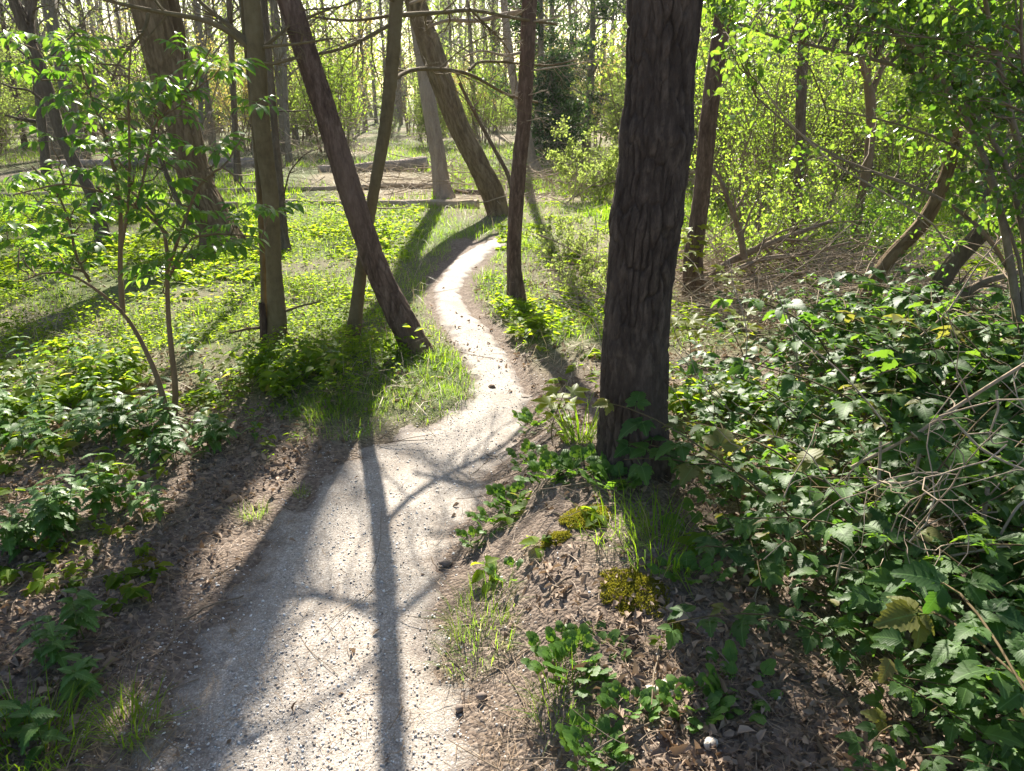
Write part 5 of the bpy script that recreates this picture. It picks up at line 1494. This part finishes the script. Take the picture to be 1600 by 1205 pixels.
while len(spots) < 150 and tries < 20000:
    tries += 1
    y = 1.2 + 4.6 * g.random() ** 1.3; x = g.uniform(.5, 4.2)
    xe = np.interp(y, [1.2, 1.48, 1.98, 2.57, 3.12, 3.4, 4.2, 4.9, 5.9], [.95, .84, .70, .78, .72, .82, .95, 1.2, 1.6])
    if x < xe or x > .72 * (y * CP + .56) + .35: continue
    dm = .12 + .038 * y
    if any(math.hypot(a - x, b - y) < dm for a, b in spots): continue
    if y > 4.1 and x < 1.75: continue
    spots.append((x, y))
    k = int(g.choice([2, 3, 3, 4])) if x < xe + .16 else int(g.choice([0, 1, 2, 4, 0]))
    if y > 4.3: k = int(g.choice([2, 3, 3]))
    if y > 3.1 and x < 2.0: k = int(g.choice([3, 3, 2]))
    px, py, _ = to_px((x, y, hz(x, y) + .2))
    L_ = (zone(px, py, x, y), k, px); s = g.uniform(.8, 1.15); rz = g.uniform(0, 6.28); loc = (x, y, hz(x, y))
    if y < 1.7: s *= .75
    s *= (1 + .30 * sstep(1.5, 2.4, x) * sstep(2.2, 3.0, y)) * g.choice([.65, .8, .95, 1.1])
    if y > 3.1 and x < 2.0: s *= .8
    tl = (g.normal(0, .10), g.normal(0, .10))
    if first[k]:
        o = BP[k]; o.location = loc; o.rotation_euler = (*tl, rz); o.scale = (s,) * 3; o['group'] = 'brambles of the right-hand thicket'; first[k] = False
    else: o = copy_thing(BP[k], loc, rz, s, None, 'brambles of the right-hand thicket', tl)
    blab.append((*L_, o))
for x, y, s in ((2.15, 3.55, 1.45), (2.5, 3.3, 1.5), (2.75, 3.7, 1.55), (2.0, 3.0, 1.3), (2.4, 2.8, 1.35), (1.75, 3.75, 1.25), (2.95, 4.2, 1.5), (2.3, 4.2, 1.3), (1.95, 2.45, 1.15)):
    k = int(g.choice([0, 1, 4])); o = copy_thing(BP[k], (x, y, hz(x, y)), g.uniform(0, 6.28), s, None, 'brambles of the right-hand thicket', (g.normal(0, .08), g.normal(0, .08)))
    px, py, _ = to_px((x, y, hz(x, y) + .5)); blab.append((zone(px, py, x, y), k, px, o))
def name_row(lst, fmt):
    lst.sort(key=lambda q: q[:3])
    for key, grp in groupby(lst, key=lambda q: q[:2]):
        grp = list(grp)
        for j, q in enumerate(grp):
            q[3]['label'] = fmt(('' if len(grp) == 1 else ORD[min(j, 15)] + ' '), key, '' if len(grp) == 1 else ' from the left')
BK = ['large-leaved bramble', 'long-caned bramble', 'bushy bramble', 'small low bramble', 'sprawling bramble']
name_row(blab, lambda o_, key, e: f"{o_}{BK[key[1]]}{e} {key[0]}")
# low bramble undergrowth that fills the thicket's floor
x, y = scatter(15000, 1.25, 5.6, lambda x, y: ((x > np.interp(y, [1.2, 1.48, 1.98, 2.57, 3.12, 3.4, 4.2, 4.9, 5.9], [1.0, .86, .72, .78, .72, .80, .9, 1.1, 1.5])) & (x < 4) & ((y < 4) | (x > 1.9))) * .62, g, 1.2)
n = len(x); pos = onground(x, y, .03) + np.stack([0 * x, 0 * x, .22 * g.random(n)], 1)
ps = []
for s in range(3):
    i = np.arange(n) % 3 == s; a = g.uniform(0, 6.28, i.sum())
    ps.append(leaf_cloud(T_serrate(.8, 4, .14, .35, .18, seed=s), pos[i], np.stack([np.cos(a), np.sin(a), g.uniform(-.2, .4, i.sum())], 1), np.array([0, -.1, 1.0]) + .5 * rand_dir(i.sum(), g), g.uniform(.03, .075, i.sum()), g))
V, F, A = merge(ps)
M['undergrowth_leaf'] = leaf_mat('undergrowth_leaf', (.03, .075, .018), (.07, .14, .026), (.08, .22, .018), (.24, .42, .03), 0.42, 0.5, 0.3, 0.1, odd=(.08, (.18, .14, .05), (.4, .3, .05)))
kind(link('undergrowth', make_mesh('undergrowth', V, F, M['undergrowth_leaf'], True, A)), 'stuff', 'low leaves filling the floor of the bramble thicket')

# ---- the dark-leaved shrub that hangs into the picture from the upper right
g = np.random.default_rng(740)
HB = np.array([2.75, 3.9, hz(2.75, 3.9)])
root = thing('hawthorn_shrub', 'dense dark-leaved shrub hanging in from the upper right corner over the thicket', 'shrub', HB)
def hst(pts, y0, y1): return poly([HB * 0 + on_plane(a, b, y0 + (y1 - y0) * i / (len(pts) - 1)) for i, (a, b) in enumerate(pts)], 14)
HS = [(np.vstack([HB, hst([(1590, 480), (1560, 300), (1500, 150), (1420, 60), (1300, -10)], 3.9, 4.1)]), 16, 4), (np.vstack([HB, hst([(1640, 420), (1600, 250), (1560, 120), (1540, -20), (1500, -120)], 3.9, 3.6)]), 18, 5),
      (np.vstack([HB, hst([(1600, 470), (1540, 350), (1440, 290), (1330, 262), (1250, 215), (1180, 150)], 3.9, 4.5)]), 9, 2.5), (np.vstack([HB, hst([(1610, 400), (1560, 200), (1450, 110), (1320, 80), (1200, 60), (1110, 20)], 3.9, 4.6)]), 12, 3),
      (np.vstack([HB, hst([(1680, 420), (1650, 300), (1610, 180), (1590, 60), (1600, -60)], 3.8, 3.4)]), 14, 4), (np.vstack([HB, hst([(1600, 420), (1530, 240), (1400, 190), (1290, 170)], 3.9, 4.3)]), 8, 2)]
HS = [(poly(p, 16), a, b) for p, a, b in HS]
for S, w0, w1 in HS:
    dep = np.array([to_px(b)[2] for b in S]); V, q = tubes((S - HB)[None], (np.linspace(w0, w1, 16) * dep / FPX / 2)[None], 8)
    link('stem', make_mesh('stem', V, [q], M['twig']), root)
tg = []
while len(tg) < 430:
    px, py = g.uniform(1095, 1680), g.uniform(-160, 360)
    lim = np.interp(px, [1090, 1200, 1300, 1400, 1480, 1600, 1700], [110, 125, 80, 95, 250, 400, 420])
    w = 1 - sstep(lim - 90, lim + 40, py) * .93
    if px < 1400 and py > 150: w *= .5
    if px < 1330 and g.random() < .45: continue
    if fbm(px / 85 + 3, py / 85, seed=131) < .44: w *= .12
    if g.random() < w: tg.append(on_plane(px, py, g.uniform(3.4, 5.6)))
TW = anchor_twigs([s for s, _, _ in HS], np.array(tg), .003, g, 6, .05)
B2, RB2 = spawn(TW, np.repeat(np.linspace(.004, .0015, 6)[None], len(TW), 0), 4, .35, 1, 50, .4, .6, 4, .0, .14, g)
V, F, A = merge([(v, [q], {}) for v, q in (tubes(TW - HB, np.repeat(np.linspace(.0045, .0016, 6)[None], len(TW), 0), 5), tubes(B2 - HB, np.maximum(RB2, .0012), 3))])
o = link('twig', make_mesh('twig', V, F, M['twig']), root); o['kind'] = 'stuff'
n = 16500
e = np.concatenate([B2[:, 1:].reshape(-1, 3), TW[:, 3:].reshape(-1, 3)]); i = g.integers(0, len(e), n)
pos = e[i] + g.normal(0, .018, (n, 3)) - HB
V, F, A = leaf_cloud(T_oval(.66, .1, .2), pos, unit(rand_dir(n, g) + np.array([0, 0, -.2])), unit(rand_dir(n, g) + np.array([0, 0, .7])), g.uniform(.022, .050, n), g)
o = link('foliage', make_mesh('foliage', V, F, M['hawthorn_leaf'], True, A), root); o['kind'] = 'stuff'

# ---- bare dead stems curling over the thicket
def dead_stem(label, pts, w0, w1, Y0, Y1, seed=0, tw=0):
    B = poly([on_plane(a, b, Y0 + (Y1 - Y0) * i / (len(pts) - 1)) for i, (a, b) in enumerate(pts)], 22)
    dep = np.array([to_px(b)[2] for b in B]); rr = np.linspace(w0, w1, 22) * dep / FPX / 2
    root = thing('dead_stem', label, 'stem', B[0])
    V, q = tubes((B - B[0])[None], rr[None], 7); parts = [(V, [q], {})]
    if tw: parts += quick_twigs((B - B[0])[None], rr[None], tw, 0, 7, .3, .4, 55, 0, .2, (4, 3), .22, np.random.default_rng(seed), .55)[0]
    V, F, A = merge(parts)
    link('stalk', make_mesh('stalk', V, F, M['dead_wood']), root)
g = np.random.default_rng(760)
for lab, x0, y0 in (('wiry grey stem tangle over the leaves at the right edge, upper one', 1530, 640), ('wiry bare stem tangle low at the right edge', 1560, 800), ('wiry stem tangle standing in the middle of the thicket', 1420, 760), ('wiry bare stems poking from the front of the thicket', 1240, 830), ('wiry bare stems sticking out of the bramble tops below the slanting trunks', 1480, 500), ('wiry stem tangle lying over the brambles right of the big pine', 1160, 640), ('wiry stem tangle over the leaves at the lower right', 1430, 950), ('wiry pale stems rising from the bramble tops in the middle', 1300, 590)):
    c = on_plane(x0, y0, (3.6 if y0 < 620 and x0 < 1500 else 2.0) if x0 != 1160 else 3.0); root = thing('dry_stem_tangle', lab, 'stem', c)
    P0 = np.zeros((7, 9, 3)); cur = unit(rand_dir(7, g) * np.array([1, .5, .8]) + np.array([0, 0, .2])); P0[:, 0] = g.normal(0, .10, (7, 3)) - np.array([0, 0, .10])
    for j in range(1, 9):
        cur = unit(cur + rand_dir(7, g) * .42); P0[:, j] = P0[:, j - 1] + cur * .075
    A_, RA_ = spawn(P0, np.full((7, 9), .0026), 3, .2, 1, 50, .5, .6, 6, 0, .25, g)
    V, F, A = merge([(v, [q], {}) for v, q in (tubes(P0, g.uniform(.0016, .0032, (7, 1)) * np.linspace(1, .5, 9)[None], 6), tubes(A_, np.maximum(RA_, .0009), 4))])
    link('stem', make_mesh('stem', V, F, M['dead_wood']), root)['kind'] = 'stuff'
dead_stem('pale bare stem rising slantwise to the right edge, longest of the curling stems', [(1330, 730), (1430, 680), (1480, 645), (1550, 600), (1640, 545)], 5, 6, 2.3, 2.2, 1, 7)
dead_stem('straight brown dead stalk standing in the thicket, left one of two', [(1366, 850), (1370, 790), (1374, 740), (1376, 690)], 7, 4.5, 2.2, 2.25, 2, 2)
dead_stem('straight brown dead stalk standing in the thicket, right one of two', [(1413, 850), (1425, 780), (1435, 720), (1442, 675)], 7, 4.5, 2.25, 2.3, 3, 3)
dead_stem('bare stem bending in a long curve down the front of the thicket', [(1318, 860), (1307, 905), (1310, 935), (1335, 960), (1362, 985), (1378, 1018)], 4, 3, 1.9, 1.85, 4, 0)
dead_stem('thin bare stem sloping down to the right edge above the big leaves', [(1488, 655), (1530, 700), (1570, 722), (1640, 750)], 4, 4, 2.1, 2.0, 5, 3)
dead_stem('curling bare stem hanging in loops at the right edge', [(1557, 610), (1560, 640), (1545, 680), (1552, 695), (1575, 690)], 4, 2, 2.15, 2.1, 6, 2)
dead_stem('short upright dead stalk near the right edge', [(1532, 850), (1538, 800), (1543, 762)], 9, 7, 2.1, 2.1, 7, 2)
dead_stem('bare stem looping from the right edge down to the leaves', [(1640, 760), (1590, 790), (1560, 840), (1568, 900), (1600, 935)], 5, 3, 2.0, 1.95, 8, 4)
dead_stem('level bare stem over the big leaves, in front at the right', [(1430, 880), (1490, 868), (1560, 855), (1640, 848)], 4, 4, 1.95, 1.9, 9, 4)
dead_stem('pale leaning stem at the right edge, thickest of the bare ones', [(1560, 920), (1585, 860), (1605, 780), (1625, 690)], 9, 7, 2.1, 2.1, 10, 4)
dead_stem('thin pale stem slanting up behind the bramble row', [(1160, 500), (1220, 440), (1275, 400), (1330, 350)], 2.5, 1.5, 4.6, 4.9, 11, 3)
dead_stem('thin pale stem slanting up left of the slanting trunks', [(1375, 590), (1420, 540), (1480, 490), (1530, 410), (1590, 345)], 3.5, 2, 3.6, 4.0, 12, 3)
dead_stem('dark upright bramble stalk in the sunlit row', [(1255, 690), (1250, 600), (1240, 520), (1225, 470)], 5, 3, 3.6, 3.7, 13, 2)
dead_stem('dark thin stem reaching across the shrub branches at the upper right', [(1180, 120), (1230, 190), (1300, 255), (1380, 300), (1460, 350), (1490, 400)], 3, 3, 4.1, 4.0, 14, 4)

# ---- single finds on the ground
def lump(name, label, cat, px, py, size, mat, seed, n=1, flat_=.6, partname='lobe'):
    q = np.random.default_rng(seed); c = ground(px, py)
    import bmesh
    root = None
    for i in range(n):
        bm = bmesh.new(); bmesh.ops.create_icosphere(bm, subdivisions=2, radius=1.0)
        V = np.array([v.co for v in bm.verts]); F = np.array([[v.index for v in f.verts] for f in bm.faces]); bm.free()
        s = size * q.uniform(.6, 1.1) if n > 1 else size
        V = V * (1 + .45 * (fbm(V[:, 0] * 1.6 + seed + i, V[:, 1] * 1.6, V[:, 2] * 1.6, seed=seed + i) - .5) * 2)[:, None] * np.array([1, .8, flat_]) * s / 2
        if n == 1:
            root = thing(name, label, cat, c + np.array([0, 0, s * flat_ * .3]), data=make_mesh(name, V, [F], M[mat]))
            root.rotation_euler = (0, 0, q.uniform(0, 6))
        else:
            if root is None: root = thing(name, label, cat, c)
            off = q.normal(0, 1, 3) * size * np.array([.55, .4, .0]) + np.array([0, 0, s * flat_ * .35])
            link(partname, make_mesh(partname, V, [F], M[mat]), root, tuple(off))
m, nt = new_mat('fungus'); v = texco(nt, 'Object')
finish(m, nt, ramp(nt, noise(nt, v, 60, 5), [(.3, (.32, .26, .20)), (.55, (.60, .55, .47)), (.75, (.78, .74, .66))]), .8, .25, bump(nt, noise(nt, v, 90, 5), .8, .004)); M['fungus'] = m
m, nt = new_mat('pebble'); v = texco(nt, 'Object')
finish(m, nt, ramp(nt, noise(nt, v, 25, 5), [(.3, (.10, .075, .06)), (.6, (.20, .155, .125)), (.8, (.30, .25, .21))]), .8, .3, bump(nt, noise(nt, v, 60, 5), .5, .003)); M['pebble'] = m
m, nt = new_mat('white_shell'); v = texco(nt, 'Object')
finish(m, nt, ramp(nt, noise(nt, v, 40, 4), [(.3, (.55, .54, .53)), (.7, (.80, .80, .80))]), .45, .5, bump(nt, noise(nt, v, 70, 4), .4, .002)); M['white_shell'] = m
M['cone'] = bark_mat('cone', (.05, .03, .02), (.11, .07, .045), (.17, .12, .08), (60, 60, 60), .003)
lump('fungus', 'crumpled whitish bracket fungus on the bank litter', 'fungus', 1042, 1082, .04, 'fungus', 1, 8, .55)
lump('shell', 'bluish-white broken shell on the dark soil at the bottom right', 'shell', 1215, 1092, .022, 'white_shell', 2, 1, .35)
lump('shell', 'white shell piece lying on the soil at the bottom edge, lowest of the white bits', 'shell', 1258, 1168, .03, 'white_shell', 3, 1, .4)
lump('stone', 'brown rounded stone beside the path near the bottom, right one of two', 'stone', 753, 1092, .034, 'pebble', 4, 1, .75)
lump('stone', 'brown rounded stone at the path edge near the bottom, left one of two', 'stone', 718, 1110, .03, 'pebble', 5, 1, .75)
lump('stone', 'flat grey stone lying at the right edge of the path below the bank', 'stone', 697, 882, .05, 'pebble', 6, 1, .4)
lump('stone', 'flat pale stone on the path at the edge of the bright patch', 'stone', 498, 903, .035, 'pebble', 7, 1, .4)
lump('pine_cone', 'small dark pine cone on the sunlit path', 'cone', 497, 975, .022, 'cone', 8, 1, .7)
lump('pine_cone', 'dark pine cone on the path near the bottom edge', 'cone', 558, 1152, .024, 'cone', 9, 1, .7)
lump('pine_cone', 'dark cone on the shaded path where the willow shadow crosses', 'cone', 769, 608, .05, 'cone', 10, 1, .7)
lump('stone', 'grey stone half buried at the bottom right under the lobed plants', 'stone', 1110, 1165, .04, 'fungus', 11, 1, .6)
def stick(label, a, b, w, seed):
    A, B = ground(*a), ground(*b); C = A + (B - A) * np.linspace(0, 1, 10)[:, None]
    C[:, :2] += np.random.default_rng(seed).normal(0, .006, (10, 2)); r = w * to_px(A)[2] / FPX / 2
    C[:, 2] = H(C[:, 0], C[:, 1]) + r + .008
    root = thing('stick', label, 'stick', C[0])
    V, q = tubes((C - C[0])[None], (np.linspace(1, .5, 10) * r)[None], 7); link('stick', make_mesh('stick', V, [q], M['twig']), root)
stick('thin pale twig lying across the litter towards the left path edge', (283, 970), (384, 935), 4, 1)
stick('dark broken twig lying on the bare bank', (850, 938), (893, 908), 7, 2)
stick('thin twig lying on the shaded path in the middle distance', (728, 800), (820, 800), 2.5, 3)

# ---- grass tufts one can single out
def tuft(label, px, py, n, h, rad, seed, wid=.03):
    q = np.random.default_rng(seed); c = ground(px, py)
    root = thing('grass_tuft', label, 'grass', c)
    a = q.uniform(0, 6.28, n); r = rad * np.sqrt(q.random(n))
    pos = np.stack([np.cos(a) * r, np.sin(a) * r, 0 * a], 1); pos[:, 2] = H(c[0] + pos[:, 0], c[1] + pos[:, 1]) - c[2] - .004
    b = a + q.normal(0, .7, n); out = np.stack([np.cos(b), np.sin(b), 0 * b], 1)
    ps = []
    for k, bd in enumerate((.25, .6, .95)):
        i = np.arange(n) % 3 == k
        ps.append(leaf_cloud(T_blade(wid, bd), pos[i], unit(np.array([0, 0, 1]) + out[i] * .5 * q.random((i.sum(), 1))), -out[i], h * q.uniform(.5, 1.2, i.sum()), q))
    V, F, A = merge(ps); o = link('blades', make_mesh('blades', V, F, M['grass'], True, A), root); o['kind'] = 'stuff'
tuft('grass tuft with long fine blades on the bank below the big pine', 1030, 858, 170, .16, .12, 1)
tuft('thin grass tuft at the top of the bank in front of the big pine', 965, 830, 90, .13, .12, 2)
tuft('shaded grass tuft at the right path edge, low on the bank', 750, 960, 200, .085, .12, 3)
tuft('dark grass patch on the shaded slope beside the path', 745, 1010, 220, .08, .12, 4)
tuft('grass tuft at the bottom of the bank beside the lobed rosette', 875, 1110, 110, .11, .07, 5)
tuft('bright grass tuft at the bottom left beside the path', 205, 1140, 160, .12, .07, 6)
tuft('long-bladed grass tuft in the bottom left corner', 45, 1180, 260, .15, .13, 7)
tuft('small grass tuft on the litter at the left path edge, upper one', 470, 775, 60, .06, .03, 8)
tuft('small grass tuft at the left path edge in the shade', 395, 805, 90, .07, .06, 9)
tuft('dense shaded grass tuft left of the path at the end of the verge', 540, 660, 420, .10, .20, 10)
tuft('broad grass tuft beside the dense shaded one, left of the path', 505, 640, 300, .09, .16, 11)
tuft('grass tuft on the path verge under the leaning pine', 690, 605, 420, .075, .22, 12)
tuft('grass tuft left of the big pine among lobed leaves', 905, 690, 90, .22, .06, 13)
tuft('tiny grass tuft at the left path edge, middle of three', 405, 805, 50, .05, .04, 14)

# ================================================================== THE AIR: ADDED HAZE
import bmesh
def added_haze_box(x0, x1, y0, y1, z0, z1, dens, aniso):
    bm = bmesh.new(); bmesh.ops.create_cube(bm, size=1.0)
    for v in bm.verts:
        v.co = ((x0 + x1) / 2 + v.co.x * (x1 - x0), (y0 + y1) / 2 + v.co.y * (y1 - y0), (z0 + z1) / 2 + v.co.z * (z1 - z0))
    me = bpy.data.meshes.new('haze'); bm.to_mesh(me); bm.free()
    m = bpy.data.materials.new('added_haze'); m.use_nodes = True; nt = m.node_tree; nt.nodes.clear()
    v = nt.nodes.new('ShaderNodeVolumePrincipled'); v.inputs['Color'].default_value = (.95, .93, .88, 1); v.inputs['Density'].default_value = dens; v.inputs['Anisotropy'].default_value = aniso
    o = nt.nodes.new('ShaderNodeOutputMaterial'); nt.links.new(v.outputs[0], o.inputs['Volume'])
    me.materials.append(m)
    o = link('haze', me); o['kind'] = 'stuff'; o['label'] = 'thin added haze that brightens the wood behind'
added_haze_box(-440, 440, -70, 720, -3.0, 24.0, 0.0003, 0.5)  # the wood itself is clear; this thin volume is added to lighten the background
SC.cycles.volume_bounces = 0
